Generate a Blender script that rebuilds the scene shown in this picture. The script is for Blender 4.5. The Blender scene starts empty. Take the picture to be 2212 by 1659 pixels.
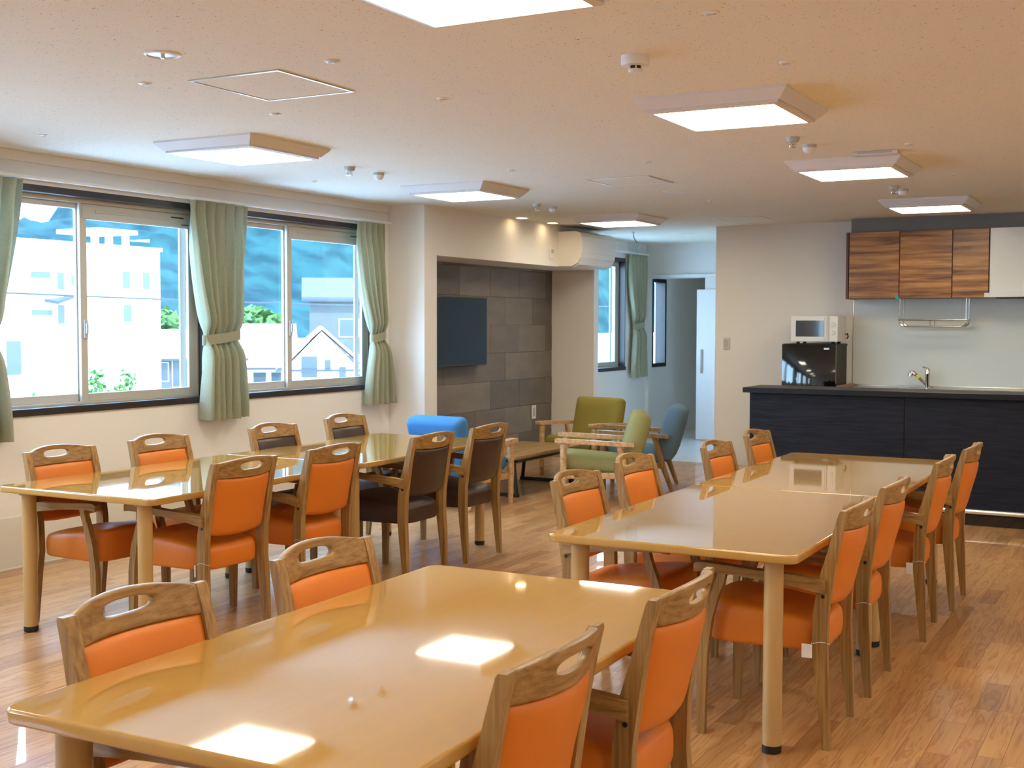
import bpy, bmesh, math, random
from mathutils import Vector, Matrix
from math import sin, cos, pi, radians, sqrt
random.seed(7)
S = bpy.context.scene
C = S.collection

# ------------------------------------------------------------------ camera
CAM_H = 1.47
YAW, PITCH, ROLL, FPX = radians(28.58), radians(2.83), radians(-0.124), 2648.6
fw = Vector((-sin(YAW)*cos(PITCH), cos(YAW)*cos(PITCH), -sin(PITCH)))
r0 = Vector((cos(YAW), sin(YAW), 0))
d0 = fw.cross(r0)
rr = cos(ROLL)*r0 + sin(ROLL)*d0
dd = -sin(ROLL)*r0 + cos(ROLL)*d0
cam = bpy.data.cameras.new('camera')
cam.sensor_fit = 'HORIZONTAL'; cam.sensor_width = 36.0
cam.lens = FPX/2212*36.0
cam.clip_end = 3000
cam.dof.use_dof = True
cam.dof.focus_distance = 4.6
cam.dof.aperture_fstop = 10.0
co = bpy.data.objects.new('camera', cam); C.objects.link(co)
up, bk = -dd, -fw
co.matrix_world = Matrix(((rr.x, up.x, bk.x, 0), (rr.y, up.y, bk.y, 0), (rr.z, up.z, bk.z, CAM_H), (0, 0, 0, 1)))
S.camera = co

# ------------------------------------------------------------------ light
PANEL = (1.0, 0.90, 0.70)       # warm ceiling panels
PANEL_STR = 22.0
SKY_STR = 20.0
SUN_STR = 16.0
S.view_settings.view_transform = 'Standard'
S.view_settings.look = 'None'
S.view_settings.gamma = 1.0
S.view_settings.use_curve_mapping = False
S.view_settings.exposure = 0.0
S.cycles.use_denoising = True
S.cycles.max_bounces = 10
S.cycles.diffuse_bounces = 6
S.cycles.sample_clamp_indirect = 6.0

w = bpy.data.worlds.new('sky'); S.world = w; w.use_nodes = True
nt = w.node_tree; nt.nodes.clear()
out = nt.nodes.new('ShaderNodeOutputWorld'); bg = nt.nodes.new('ShaderNodeBackground')
tc = nt.nodes.new('ShaderNodeTexCoord'); sx = nt.nodes.new('ShaderNodeSeparateXYZ')
cr = nt.nodes.new('ShaderNodeValToRGB')
cr.color_ramp.elements[0].position = 0.0; cr.color_ramp.elements[0].color = (0.52, 0.76, 1.0, 1)
cr.color_ramp.elements[1].position = 0.9; cr.color_ramp.elements[1].color = (0.22, 0.45, 1.0, 1)
nt.links.new(tc.outputs['Generated'], sx.inputs[0]); nt.links.new(sx.outputs['Z'], cr.inputs[0])
nt.links.new(cr.outputs[0], bg.inputs['Color']); bg.inputs['Strength'].default_value = SKY_STR
nt.links.new(bg.outputs[0], out.inputs[0])

sun = bpy.data.lights.new('sun', 'SUN'); sun.energy = SUN_STR; sun.angle = radians(0.6); sun.color = (0.66, 0.83, 1.0)
so = bpy.data.objects.new('sun', sun); C.objects.link(so)
so.rotation_euler = (radians(38), 0, radians(62))      # shines towards -X, away from the windows
so.rotation_euler = Vector((-0.62, 0.25, -0.74)).to_track_quat('-Z', 'Y').to_euler()

# ------------------------------------------------------------------ materials
def new_mat(name):
    m = bpy.data.materials.new(name); m.use_nodes = True
    nt = m.node_tree; b = nt.nodes['Principled BSDF']
    return m, nt, b
def N(nt, typ, **kw):
    n = nt.nodes.new(typ)
    for k, v in kw.items(): setattr(n, k, v)
    return n
def lin(r, g, b):
    f = lambda c: (c/255/12.92) if c/255 <= 0.04045 else ((c/255+0.055)/1.055)**2.4
    return (f(r), f(g), f(b), 1)
def plain(name, col, rough=0.5, metal=0.0, spec=0.5, bump=0.0, bscale=200.0, coat=0.0, var=0.0, vscale=3.0):
    m, nt, b = new_mat(name)
    b.inputs['Base Color'].default_value = col
    b.inputs['Roughness'].default_value = rough; b.inputs['Metallic'].default_value = metal
    b.inputs['Specular IOR Level'].default_value = spec
    b.inputs['Coat Weight'].default_value = coat
    t = N(nt, 'ShaderNodeTexCoord')
    if var > 0:
        n = N(nt, 'ShaderNodeTexNoise'); n.inputs['Scale'].default_value = vscale; n.inputs['Detail'].default_value = 4
        mx = N(nt, 'ShaderNodeMix', data_type='RGBA')
        mx.inputs[6].default_value = tuple(c*(1-var) for c in col[:3])+(1,)
        mx.inputs[7].default_value = tuple(min(1, c*(1+var)) for c in col[:3])+(1,)
        nt.links.new(t.outputs['Object'], n.inputs['Vector']); nt.links.new(n.outputs['Fac'], mx.inputs[0])
        nt.links.new(mx.outputs[2], b.inputs['Base Color'])
    if bump > 0:
        n = N(nt, 'ShaderNodeTexNoise'); n.inputs['Scale'].default_value = bscale; n.inputs['Detail'].default_value = 3
        bp = N(nt, 'ShaderNodeBump'); bp.inputs['Strength'].default_value = bump; bp.inputs['Distance'].default_value = 0.002
        nt.links.new(t.outputs['Object'], n.inputs['Vector']); nt.links.new(n.outputs['Fac'], bp.inputs['Height'])
        nt.links.new(bp.outputs[0], b.inputs['Normal'])
    return m
def wood(name, axis, c0, c1, c2, rough=0.4, scale=1.0, stretch=14.0, seedobj=True, bump=0.12, coat=0.0):
    """grain stretched along one axis"""
    m, nt, b = new_mat(name)
    t = N(nt, 'ShaderNodeTexCoord'); mp = N(nt, 'ShaderNodeMapping')
    sc = [stretch*scale]*3; sc[axis] = 1.0*scale
    mp.inputs['Scale'].default_value = sc
    src = t.outputs['Object']
    if seedobj:
        oi = N(nt, 'ShaderNodeObjectInfo'); ad = N(nt, 'ShaderNodeVectorMath', operation='MULTIPLY_ADD')
        cx = N(nt, 'ShaderNodeCombineXYZ')
        for k in range(3): nt.links.new(oi.outputs['Random'], cx.inputs[k])
        ad.inputs[1].default_value = (7, 9, 11)
        nt.links.new(cx.outputs[0], ad.inputs[0]); nt.links.new(t.outputs['Object'], ad.inputs[2])
        src = ad.outputs[0]
    nt.links.new(src, mp.inputs['Vector'])
    n1 = N(nt, 'ShaderNodeTexNoise'); n1.inputs['Scale'].default_value = 2.2; n1.inputs['Detail'].default_value = 6; n1.inputs['Distortion'].default_value = 0.3
    n2 = N(nt, 'ShaderNodeTexNoise'); n2.inputs['Scale'].default_value = 14; n2.inputs['Detail'].default_value = 4
    nt.links.new(mp.outputs[0], n1.inputs['Vector']); nt.links.new(mp.outputs[0], n2.inputs['Vector'])
    r = N(nt, 'ShaderNodeValToRGB')
    r.color_ramp.elements[0].position = 0.32; r.color_ramp.elements[0].color = c0
    r.color_ramp.elements[1].position = 0.70; r.color_ramp.elements[1].color = c2
    e = r.color_ramp.elements.new(0.5); e.color = c1
    nt.links.new(n1.outputs['Fac'], r.inputs[0])
    mx = N(nt, 'ShaderNodeMix', data_type='RGBA', blend_type='MULTIPLY'); mx.inputs[0].default_value = 0.5
    r2 = N(nt, 'ShaderNodeValToRGB'); r2.color_ramp.elements[0].position = 0.35; r2.color_ramp.elements[0].color = (0.72, 0.66, 0.60, 1)
    r2.color_ramp.elements[1].position = 0.55; r2.color_ramp.elements[1].color = (1, 1, 1, 1)
    nt.links.new(n2.outputs['Fac'], r2.inputs[0])
    nt.links.new(r.outputs[0], mx.inputs[6]); nt.links.new(r2.outputs[0], mx.inputs[7])
    nt.links.new(mx.outputs[2], b.inputs['Base Color'])
    b.inputs['Roughness'].default_value = rough; b.inputs['Coat Weight'].default_value = coat
    bp = N(nt, 'ShaderNodeBump'); bp.inputs['Strength'].default_value = bump; bp.inputs['Distance'].default_value = 0.001
    nt.links.new(n2.outputs['Fac'], bp.inputs['Height']); nt.links.new(bp.outputs[0], b.inputs['Normal'])
    return m
def emit(name, col, s):
    m, nt, b = new_mat(name)
    b.inputs['Base Color'].default_value = (0.8, 0.8, 0.8, 1)
    b.inputs['Emission Color'].default_value = (*col[:3], 1); b.inputs['Emission Strength'].default_value = s
    return m
M = {}
M['wall'] = plain('wall_paint', (0.80, 0.765, 0.71, 1), 0.75, bump=0.15, bscale=300, spec=0.25)
M['dado'] = plain('dado_panel', (0.74, 0.71, 0.63, 1), 0.5, spec=0.3)
M['casing'] = plain('dark_casing', (0.030, 0.022, 0.020, 1), 0.35)
M['sash'] = plain('sash_aluminium', (0.50, 0.47, 0.41, 1), 0.38, metal=0.0)
M['white'] = plain('white_plastic', (0.78, 0.76, 0.72, 1), 0.35)
M['grey_plastic'] = plain('grey_plastic', (0.45, 0.45, 0.43, 1), 0.4)
M['lamp_frame'] = plain('lamp_frame_white', (0.70, 0.68, 0.65, 1), 0.4)
M['alu'] = plain('brushed_aluminium', (0.72, 0.74, 0.70, 1), 0.3, metal=0.9)
M['steel'] = plain('stainless', (0.52, 0.51, 0.48, 1), 0.25, metal=1.0)
M['chrome'] = plain('chrome', (0.85, 0.85, 0.86, 1), 0.06, metal=1.0)
M['black'] = plain('black_rubber', (0.008, 0.008, 0.008, 1), 0.5)
M['blackgloss'] = plain('black_gloss', (0.004, 0.004, 0.005, 1), 0.08, coat=0.6)
M['blackmatte'] = plain('black_body', (0.03, 0.03, 0.028, 1), 0.55, bump=0.3, bscale=500)
M['grey_wall'] = plain('grey_soffit', (0.20, 0.195, 0.175, 1), 0.6)
M['splash'] = plain('backsplash', (0.66, 0.69, 0.66, 1), 0.22)
M['hood'] = plain('hood_white', (0.74, 0.73, 0.69, 1), 0.25)
M['maple'] = plain('table_leg_paint', (0.50, 0.315, 0.120, 1), 0.3, var=0.06, vscale=6)
M['orange'] = plain('orange_vinyl', (0.66, 0.185, 0.016, 1), 0.42, bump=0.25, bscale=700, spec=0.4)
M['brown'] = plain('brown_vinyl', (0.045, 0.022, 0.014, 1), 0.38, bump=0.25, bscale=700)
oak = (lin(128, 94, 50), lin(156, 119, 69), lin(174, 139, 87))
M['oak_x'] = wood('oak_across', 0, *oak, rough=0.38, scale=1.1, stretch=36.0)
M['oak_y'] = wood('oak_deep', 1, *oak, rough=0.38, scale=1.1, stretch=36.0)
M['oak_z'] = wood('oak_upright', 2, *oak, rough=0.38, scale=1.1, stretch=36.0)
lo = (lin(186, 146, 100), lin(208, 170, 124), lin(222, 188, 146))
M['beech'] = wood('pale_beech', 0, *lo, rough=0.4, scale=1.2, bump=0.05)
M['walnut'] = wood('walnut_door', 0, lin(104, 62, 26), lin(160, 106, 52), lin(200, 144, 80), rough=0.35, scale=0.8, stretch=15.0, bump=0.05)
M['walnut_side'] = plain('walnut_edge', lin(92, 52, 34), 0.4)
M['darkwood'] = wood('dark_counter_board', 0, lin(16, 17, 25), lin(26, 27, 35), lin(35, 35, 42), rough=0.55, scale=2.0, stretch=16.0, bump=0.2)
M['darkwood'].node_tree.nodes['Principled BSDF'].inputs['Specular IOR Level'].default_value = 0.2
M['countertop'] = plain('dark_counter_top', lin(16, 16, 19), 0.4, spec=0.3)
M['board'] = plain('wood_side_board', lin(150, 112, 80), 0.5)
M['cream'] = plain('cream_vinyl', (0.60, 0.56, 0.47, 1), 0.3, var=0.04)
M['green_fabric'] = plain('olive_green_fabric', (0.27, 0.22, 0.05, 1), 0.9, bump=0.4, bscale=400, spec=0.2)
M['sage_fabric'] = plain('sage_green_fabric', (0.30, 0.29, 0.12, 1), 0.9, bump=0.4, bscale=400, spec=0.2)
M['blue_fabric'] = plain('blue_fabric', (0.055, 0.20, 0.44, 1), 0.85, bump=0.4, bscale=400, spec=0.2)
M['slate_fabric'] = plain('slate_blue_fabric', (0.12, 0.20, 0.27, 1), 0.9, bump=0.4, bscale=400, spec=0.2)
M['coffee_top'] = wood('coffee_table_top', 1, lin(120, 88, 46), lin(160, 124, 72), lin(180, 146, 92), rough=0.35, scale=1.0)
M['blackmetal'] = plain('black_metal', (0.012, 0.011, 0.010, 1), 0.45)
M['screen'] = plain('tv_screen', (0.010, 0.013, 0.013, 1), 0.22, spec=0.15)
M['paper'] = plain('paper', (0.85, 0.84, 0.80, 1), 0.7)
M['string'] = plain('string', (0.8, 0.78, 0.72, 1), 0.8)
M['teal'] = plain('teal_tape', (0.02, 0.35, 0.32, 1), 0.5)
M['yellow'] = plain('yellow_label', (0.75, 0.62, 0.03, 1), 0.5)
M['ac'] = plain('ac_white', (0.76, 0.72, 0.65, 1), 0.3)
M['panel_light'] = emit('panel_light', PANEL, PANEL_STR)
M['downlight'] = emit('downlight_lens', (1.0, 0.74, 0.42), 22.0)
# exterior
M['ext_white'] = plain('render_white', (0.80, 0.80, 0.78, 1), 0.8)
M['ext_grey'] = plain('render_grey', (0.5, 0.5, 0.5, 1), 0.8)
M['ext_roof'] = plain('pale_roof_tile', (0.25, 0.115, 0.065, 1), 0.7)
M['ext_dark'] = plain('dark_eaves', (0.022, 0.025, 0.03, 1), 0.6)
M['ext_glass'] = plain('far_glass', (0.03, 0.036, 0.036, 1), 0.3)
M['ext_shaded'] = plain('render_shaded', (0.055, 0.055, 0.05, 1), 0.8)  # grey darkened in its colour so house walls read as shaded
M['ext_ground'] = plain('concrete_ground', (0.55, 0.54, 0.50, 1), 0.9, var=0.15, vscale=0.2)
M['ext_leaf'] = plain('bright_leaves', (0.06, 0.13, 0.02, 1), 0.7, var=0.4, vscale=1.5)
M['cable'] = plain('cable_black', (0.01, 0.01, 0.01, 1), 0.6)

def mk_hill():
    m, nt, b = new_mat('wooded_hill')
    t = N(nt, 'ShaderNodeTexCoord'); n = N(nt, 'ShaderNodeTexNoise'); n.inputs['Scale'].default_value = 0.06; n.inputs['Detail'].default_value = 10
    r = N(nt, 'ShaderNodeValToRGB')
    r.color_ramp.elements[0].position = 0.38; r.color_ramp.elements[0].color = (0.006, 0.022, 0.022, 1)
    r.color_ramp.elements[1].position = 0.62; r.color_ramp.elements[1].color = (0.014, 0.044, 0.038, 1)
    nt.links.new(t.outputs['Object'], n.inputs['Vector']); nt.links.new(n.outputs['Fac'], r.inputs[0]); nt.links.new(r.outputs[0], b.inputs['Base Color'])
    b.inputs['Roughness'].default_value = 0.95; b.inputs['Specular IOR Level'].default_value = 0.1
    return m
M['hill'] = mk_hill()

def mk_glass():
    m, nt, b = new_mat('window_glass')
    nt.nodes.remove(b); o = nt.nodes['Material Output']
    tr = N(nt, 'ShaderNodeBsdfTransparent'); tr.inputs[0].default_value = (0.93, 0.97, 0.97, 1)
    gl = N(nt, 'ShaderNodeBsdfGlossy'); gl.inputs['Roughness'].default_value = 0.02
    lw = N(nt, 'ShaderNodeLayerWeight'); lw.inputs['Blend'].default_value = 0.5
    pw = N(nt, 'ShaderNodeMath', operation='POWER'); pw.inputs[1].default_value = 4.0
    fr = N(nt, 'ShaderNodeMath', operation='MULTIPLY_ADD'); fr.inputs[1].default_value = 0.5; fr.inputs[2].default_value = 0.035
    nt.links.new(lw.outputs['Facing'], pw.inputs[0]); nt.links.new(pw.outputs[0], fr.inputs[0])
    mx = N(nt, 'ShaderNodeMixShader')
    nt.links.new(fr.outputs[0], mx.inputs[0]); nt.links.new(tr.outputs[0], mx.inputs[1]); nt.links.new(gl.outputs[0], mx.inputs[2])
    nt.links.new(mx.outputs[0], o.inputs[0])
    return m
M['glass'] = mk_glass()

def mk_ceiling():
    m, nt, b = new_mat('pitted_ceiling_board')
    t = N(nt, 'ShaderNodeTexCoord')
    nw = N(nt, 'ShaderNodeTexNoise'); nw.inputs['Scale'].default_value = 60; nw.inputs['Detail'].default_value = 2
    mixv = N(nt, 'ShaderNodeMix', data_type='VECTOR'); mixv.inputs[0].default_value = 0.02
    nt.links.new(t.outputs['Object'], mixv.inputs[4]); nt.links.new(nw.outputs['Color'], mixv.inputs[5])
    nt.links.new(t.outputs['Object'], nw.inputs['Vector'])
    v = N(nt, 'ShaderNodeTexVoronoi'); v.inputs['Scale'].default_value = 80
    nt.links.new(mixv.outputs[1], v.inputs['Vector'])
    n2 = N(nt, 'ShaderNodeTexNoise'); n2.inputs['Scale'].default_value = 55; n2.inputs['Detail'].default_value = 2
    nt.links.new(t.outputs['Object'], n2.inputs['Vector'])
    ml = N(nt, 'ShaderNodeMath', operation='MULTIPLY_ADD'); ml.inputs[1].default_value = 0.75; ml.inputs[2].default_value = -0.26
    nt.links.new(n2.outputs['Fac'], ml.inputs[0])
    lt = N(nt, 'ShaderNodeMath', operation='LESS_THAN'); nt.links.new(v.outputs['Distance'], lt.inputs[0]); nt.links.new(ml.outputs[0], lt.inputs[1])
    mx = N(nt, 'ShaderNodeMix', data_type='RGBA')
    mx.inputs[6].default_value = (0.79, 0.76, 0.635, 1); mx.inputs[7].default_value = (0.34, 0.30, 0.22, 1)
    nt.links.new(lt.outputs[0], mx.inputs[0]); nt.links.new(mx.outputs[2], b.inputs['Base Color'])
    b.inputs['Roughness'].default_value = 0.9; b.inputs['Specular IOR Level'].default_value = 0.15
    bp = N(nt, 'ShaderNodeBump', invert=True); bp.inputs['Strength'].default_value = 0.4; bp.inputs['Distance'].default_value = 0.002
    nt.links.new(lt.outputs[0], bp.inputs['Height']); nt.links.new(bp.outputs[0], b.inputs['Normal'])
    return m
M['ceiling'] = mk_ceiling()

def mk_floor():
    m, nt, b = new_mat('wood_strip_floor')
    t = N(nt, 'ShaderNodeTexCoord'); at = N(nt, 'ShaderNodeAttribute', attribute_name='tone')
    cx = N(nt, 'ShaderNodeCombineXYZ')
    mu = N(nt, 'ShaderNodeMath', operation='MULTIPLY'); mu.inputs[1].default_value = 37.0
    nt.links.new(at.outputs['Fac'], mu.inputs[0])
    for k in range(3): nt.links.new(mu.outputs[0], cx.inputs[k])
    ad = N(nt, 'ShaderNodeVectorMath', operation='ADD')
    geo = N(nt, 'ShaderNodeNewGeometry')
    nt.links.new(geo.outputs['Position'], ad.inputs[0]); nt.links.new(cx.outputs[0], ad.inputs[1])
    mp = N(nt, 'ShaderNodeMapping'); mp.inputs['Scale'].default_value = (14, 1.1, 1)
    nt.links.new(ad.outputs[0], mp.inputs['Vector'])
    n1 = N(nt, 'ShaderNodeTexNoise'); n1.inputs['Scale'].default_value = 1.6; n1.inputs['Detail'].default_value = 4; n1.inputs['Distortion'].default_value = 0.8
    nt.links.new(mp.outputs[0], n1.inputs['Vector'])
    wv = N(nt, 'ShaderNodeMath', operation='MULTIPLY'); wv.inputs[1].default_value = 5.0
    nt.links.new(n1.outputs['Fac'], wv.inputs[0])
    fr = N(nt, 'ShaderNodeMath', operation='FRACT'); nt.links.new(wv.outputs[0], fr.inputs[0])
    r = N(nt, 'ShaderNodeValToRGB')
    r.color_ramp.elements[0].position = 0.0; r.color_ramp.elements[0].color = lin(168, 118, 70)
    r.color_ramp.elements[1].position = 0.35; r.color_ramp.elements[1].color = lin(194, 147, 93)
    e = r.color_ramp.elements.new(0.85); e.color = lin(200, 155, 101)
    e = r.color_ramp.elements.new(1.0); e.color = lin(184, 136, 85)
    nt.links.new(fr.outputs[0], r.inputs[0])
    tr = N(nt, 'ShaderNodeValToRGB')
    tr.color_ramp.elements[0].position = 0.0; tr.color_ramp.elements[0].color = (0.70, 0.62, 0.56, 1)
    tr.color_ramp.elements[1].position = 1.0; tr.color_ramp.elements[1].color = (1.05, 1.04, 1.02, 1)
    e = tr.color_ramp.elements.new(0.3); e.color = (0.93, 0.90, 0.87, 1)
    nt.links.new(at.outputs['Fac'], tr.inputs[0])
    mx = N(nt, 'ShaderNodeMix', data_type='RGBA', blend_type='MULTIPLY'); mx.inputs[0].default_value = 1.0
    nt.links.new(r.outputs[0], mx.inputs[6]); nt.links.new(tr.outputs[0], mx.inputs[7]); nt.links.new(mx.outputs[2], b.inputs['Base Color'])
    b.inputs['Roughness'].default_value = 0.33; b.inputs['Specular IOR Level'].default_value = 0.5; b.inputs['Coat Weight'].default_value = 0.42; b.inputs['Coat Roughness'].default_value = 0.02
    bp = N(nt, 'ShaderNodeBump'); bp.inputs['Strength'].default_value = 0.06; bp.inputs['Distance'].default_value = 0.001
    nt.links.new(fr.outputs[0], bp.inputs['Height']); nt.links.new(bp.outputs[0], b.inputs['Normal'])
    return m
M['floor'] = mk_floor()

def mk_laminate():
    m, nt, b = new_mat('honey_table_laminate')
    t = N(nt, 'ShaderNodeTexCoord'); mp = N(nt, 'ShaderNodeMapping'); mp.inputs['Scale'].default_value = (30, 1.2, 10)
    n = N(nt, 'ShaderNodeTexNoise'); n.inputs['Scale'].default_value = 1.5; n.inputs['Detail'].default_value = 4
    nt.links.new(t.outputs['Object'], mp.inputs[0]); nt.links.new(mp.outputs[0], n.inputs['Vector'])
    mx = N(nt, 'ShaderNodeMix', data_type='RGBA'); mx.inputs[6].default_value = (0.465, 0.258, 0.062, 1); mx.inputs[7].default_value = (0.505, 0.288, 0.076, 1)
    nt.links.new(n.outputs['Fac'], mx.inputs[0]); nt.links.new(mx.outputs[2], b.inputs['Base Color'])
    # worn, slightly scuffed gloss
    n2 = N(nt, 'ShaderNodeTexNoise'); n2.inputs['Scale'].default_value = 2.5; n2.inputs['Detail'].default_value = 3
    mr = N(nt, 'ShaderNodeMapRange'); mr.inputs[3].default_value = 0.025; mr.inputs[4].default_value = 0.05
    nt.links.new(t.outputs['Object'], n2.inputs['Vector']); nt.links.new(n2.outputs['Fac'], mr.inputs[0]); nt.links.new(mr.outputs[0], b.inputs['Roughness'])
    b.inputs['Specular IOR Level'].default_value = 0.5; b.inputs['Coat Weight'].default_value = 0.42; b.inputs['Coat Roughness'].default_value = 0.02
    return m
M['laminate'] = mk_laminate()

def mk_tile():
    m, nt, b = new_mat('stone_tile')
    t = N(nt, 'ShaderNodeTexCoord'); n = N(nt, 'ShaderNodeTexNoise'); n.inputs['Scale'].default_value = 3.0; n.inputs['Detail'].default_value = 6
    mp = N(nt, 'ShaderNodeMapping'); mp.inputs['Scale'].default_value = (1, 1, 2.5)
    nt.links.new(t.outputs['Object'], mp.inputs[0]); nt.links.new(mp.outputs[0], n.inputs['Vector'])
    at = N(nt, 'ShaderNodeObjectInfo')
    r = N(nt, 'ShaderNodeValToRGB')
    r.color_ramp.elements[0].position = 0.0; r.color_ramp.elements[0].color = (0.17, 0.135, 0.10, 1)
    r.color_ramp.elements[1].position = 1.0; r.color_ramp.elements[1].color = (0.30, 0.245, 0.185, 1)
    nt.links.new(at.outputs['Random'], r.inputs[0])
    mx = N(nt, 'ShaderNodeMix', data_type='RGBA', blend_type='MULTIPLY'); mx.inputs[0].default_value = 0.5
    nt.links.new(r.outputs[0], mx.inputs[6]); nt.links.new(n.outputs['Fac'], mx.inputs[7])
    nt.links.new(mx.outputs[2], b.inputs['Base Color']); b.inputs['Roughness'].default_value = 0.55
    return m
M['tile'] = mk_tile()

def mk_curtain(name, c0, c1):
    m, nt, b = new_mat(name)
    t = N(nt, 'ShaderNodeTexCoord'); n = N(nt, 'ShaderNodeTexNoise'); n.inputs['Scale'].default_value = 90; n.inputs['Detail'].default_value = 2
    mp = N(nt, 'ShaderNodeMapping'); mp.inputs['Scale'].default_value = (1, 3, 1)
    nt.links.new(t.outputs['Object'], mp.inputs[0]); nt.links.new(mp.outputs[0], n.inputs['Vector'])
    mx = N(nt, 'ShaderNodeMix', data_type='RGBA'); mx.inputs[6].default_value = c0; mx.inputs[7].default_value = c1
    nt.links.new(n.outputs['Fac'], mx.inputs[0]); nt.links.new(mx.outputs[2], b.inputs['Base Color'])
    b.inputs['Roughness'].default_value = 0.9; b.inputs['Specular IOR Level'].default_value = 0.15
    b.inputs['Sheen Weight'].default_value = 0.1
    # a little daylight comes through the cloth
    o = nt.nodes['Material Output']; tl = N(nt, 'ShaderNodeBsdfTranslucent'); ms = N(nt, 'ShaderNodeMixShader'); ms.inputs[0].default_value = 0.16
    nt.links.new(mx.outputs[2], tl.inputs[0]); nt.links.new(b.outputs[0], ms.inputs[1]); nt.links.new(tl.outputs[0], ms.inputs[2]); nt.links.new(ms.outputs[0], o.inputs[0])
    return m
M['curtain'] = mk_curtain('sage_curtain', (0.31, 0.31, 0.20, 1), (0.42, 0.42, 0.29, 1))

# ------------------------------------------------------------------ mesh helpers
def BM(): return bmesh.new()
def link(name, bm, mat, parent=None, smooth=False, angle=40):
    me = bpy.data.meshes.new(name); bmesh.ops.recalc_face_normals(bm, faces=bm.faces); bm.to_mesh(me); bm.free()
    if mat: me.materials.append(M[mat] if isinstance(mat, str) else mat)
    if smooth:
        for p in me.polygons: p.use_smooth = True
        me.set_sharp_from_angle(angle=radians(angle))
        for p in me.polygons:
            if len(p.vertices) > 8 and p.area > .01: p.use_smooth = False
    o = bpy.data.objects.new(name, me); C.objects.link(o)
    if parent: o.parent = parent
    return o
def tag(o, label=None, cat=None, group=None, kind=None):
    if label: o['label'] = label
    if cat: o['category'] = cat
    if group: o['group'] = group
    if kind: o['kind'] = kind
    return o
def thing(name, label, cat, loc=(0, 0, 0), rz=0.0, group=None):
    o = bpy.data.objects.new(name, None); C.objects.link(o); o.empty_display_size = 0.1
    o.location = loc; o.rotation_euler = (0, 0, rz)
    return tag(o, label, cat, group)
def struct(name, loc=(0, 0, 0)):
    o = bpy.data.objects.new(name, None); C.objects.link(o); o.location = loc; o['kind'] = 'structure'; return o
def box(bm, x0, x1, y0, y1, z0, z1, bev=0.0, seg=2):
    vs = [bm.verts.new((x, y, z)) for x in (x0, x1) for y in (y0, y1) for z in (z0, z1)]
    f = [(0, 1, 3, 2), (4, 6, 7, 5), (0, 4, 5, 1), (2, 3, 7, 6), (0, 2, 6, 4), (1, 5, 7, 3)]
    fs = [bm.faces.new([vs[i] for i in q]) for q in f]
    if bev > 0:
        es = list({e for q in fs for e in q.edges})
        bmesh.ops.bevel(bm, geom=es, offset=bev, segments=seg, affect='EDGES', profile=0.5)
    return bm
def ring_loft(bm, rings, cap=True, closed=True):
    vr = [[bm.verts.new(p) for p in r] for r in rings]
    n = len(vr[0])
    for a, b in zip(vr, vr[1:]):
        for i in range(n if closed else n-1):
            j = (i+1) % n
            bm.faces.new((a[i], a[j], b[j], b[i]))
    if cap and closed:
        bm.faces.new(vr[0][::-1]); bm.faces.new(vr[-1])
    return vr
def circ(c, r, n=20, ax=2):
    o = []
    for i in range(n):
        a = 2*pi*i/n; p = [c[0], c[1], c[2]]
        u, v = [(1, 2), (2, 0), (0, 1)][ax]
        p[u] += r*cos(a); p[v] += r*sin(a); o.append(tuple(p))
    return o
def lathe(bm, prof, c=(0, 0, 0), n=24):
    ring_loft(bm, [circ((c[0], c[1], c[2]+z), max(r, 1e-4), n) for r, z in prof])
    return bm
def tube(bm, pts, r, n=8, cap=True):
    pts = [Vector(p) for p in pts]; rings = []
    prev = None
    for i, p in enumerate(pts):
        d = (pts[min(i+1, len(pts)-1)]-pts[max(i-1, 0)]).normalized()
        ref = prev if prev else (Vector((0, 0, 1)) if abs(d.z) < 0.9 else Vector((1, 0, 0)))
        u = d.cross(ref).normalized() if not prev else (prev-d*prev.dot(d)).normalized()
        v = d.cross(u).normalized(); prev = u
        rad = r[i] if isinstance(r, (list, tuple)) else r
        rings.append([tuple(p+rad*(cos(2*pi*k/n)*u+sin(2*pi*k/n)*v)) for k in range(n)])
    ring_loft(bm, rings, cap); return bm
def rrect(w, d, r, n=6):
    """rounded rectangle outline in plan, half sizes w, d"""
    o = []
    for cx, cy, a0 in ((w-r, d-r, 0), (-w+r, d-r, pi/2), (-w+r, -d+r, pi), (w-r, -d+r, 3*pi/2)):
        for k in range(n+1):
            a = a0+pi/2*k/n; o.append((cx+r*cos(a), cy+r*sin(a)))
    return o
def slab(bm, outline, z0, z1, e=0.008, n=4, c=(0, 0)):
    """plan outline extruded with rounded top and bottom edges"""
    def off(s): return [(c[0]+x*(1-s/max(abs(x), .05)) if abs(x) > 1e-6 else c[0], c[1]+y*(1-s/max(abs(y), .05)) if abs(y) > 1e-6 else c[1]) for x, y in outline]
    rings = []
    for k in range(n+1):
        a = pi/2*k/n; s = e*(1-sin(a)); z = z0+e*(1-cos(a)); rings.append([(x, y, z) for x, y in off(s)])
    for k in range(n+1):
        a = pi/2*k/n; s = e*(1-cos(a)); z = z1-e*(1-sin(a)); rings.append([(x, y, z) for x, y in off(s)])
    ring_loft(bm, rings); return bm
def copy_tree(o, parent=None):
    c = o.copy(); C.objects.link(c)
    if parent: c.parent = parent
    for ch in list(o.children): copy_tree(ch, c)
    return c

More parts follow.
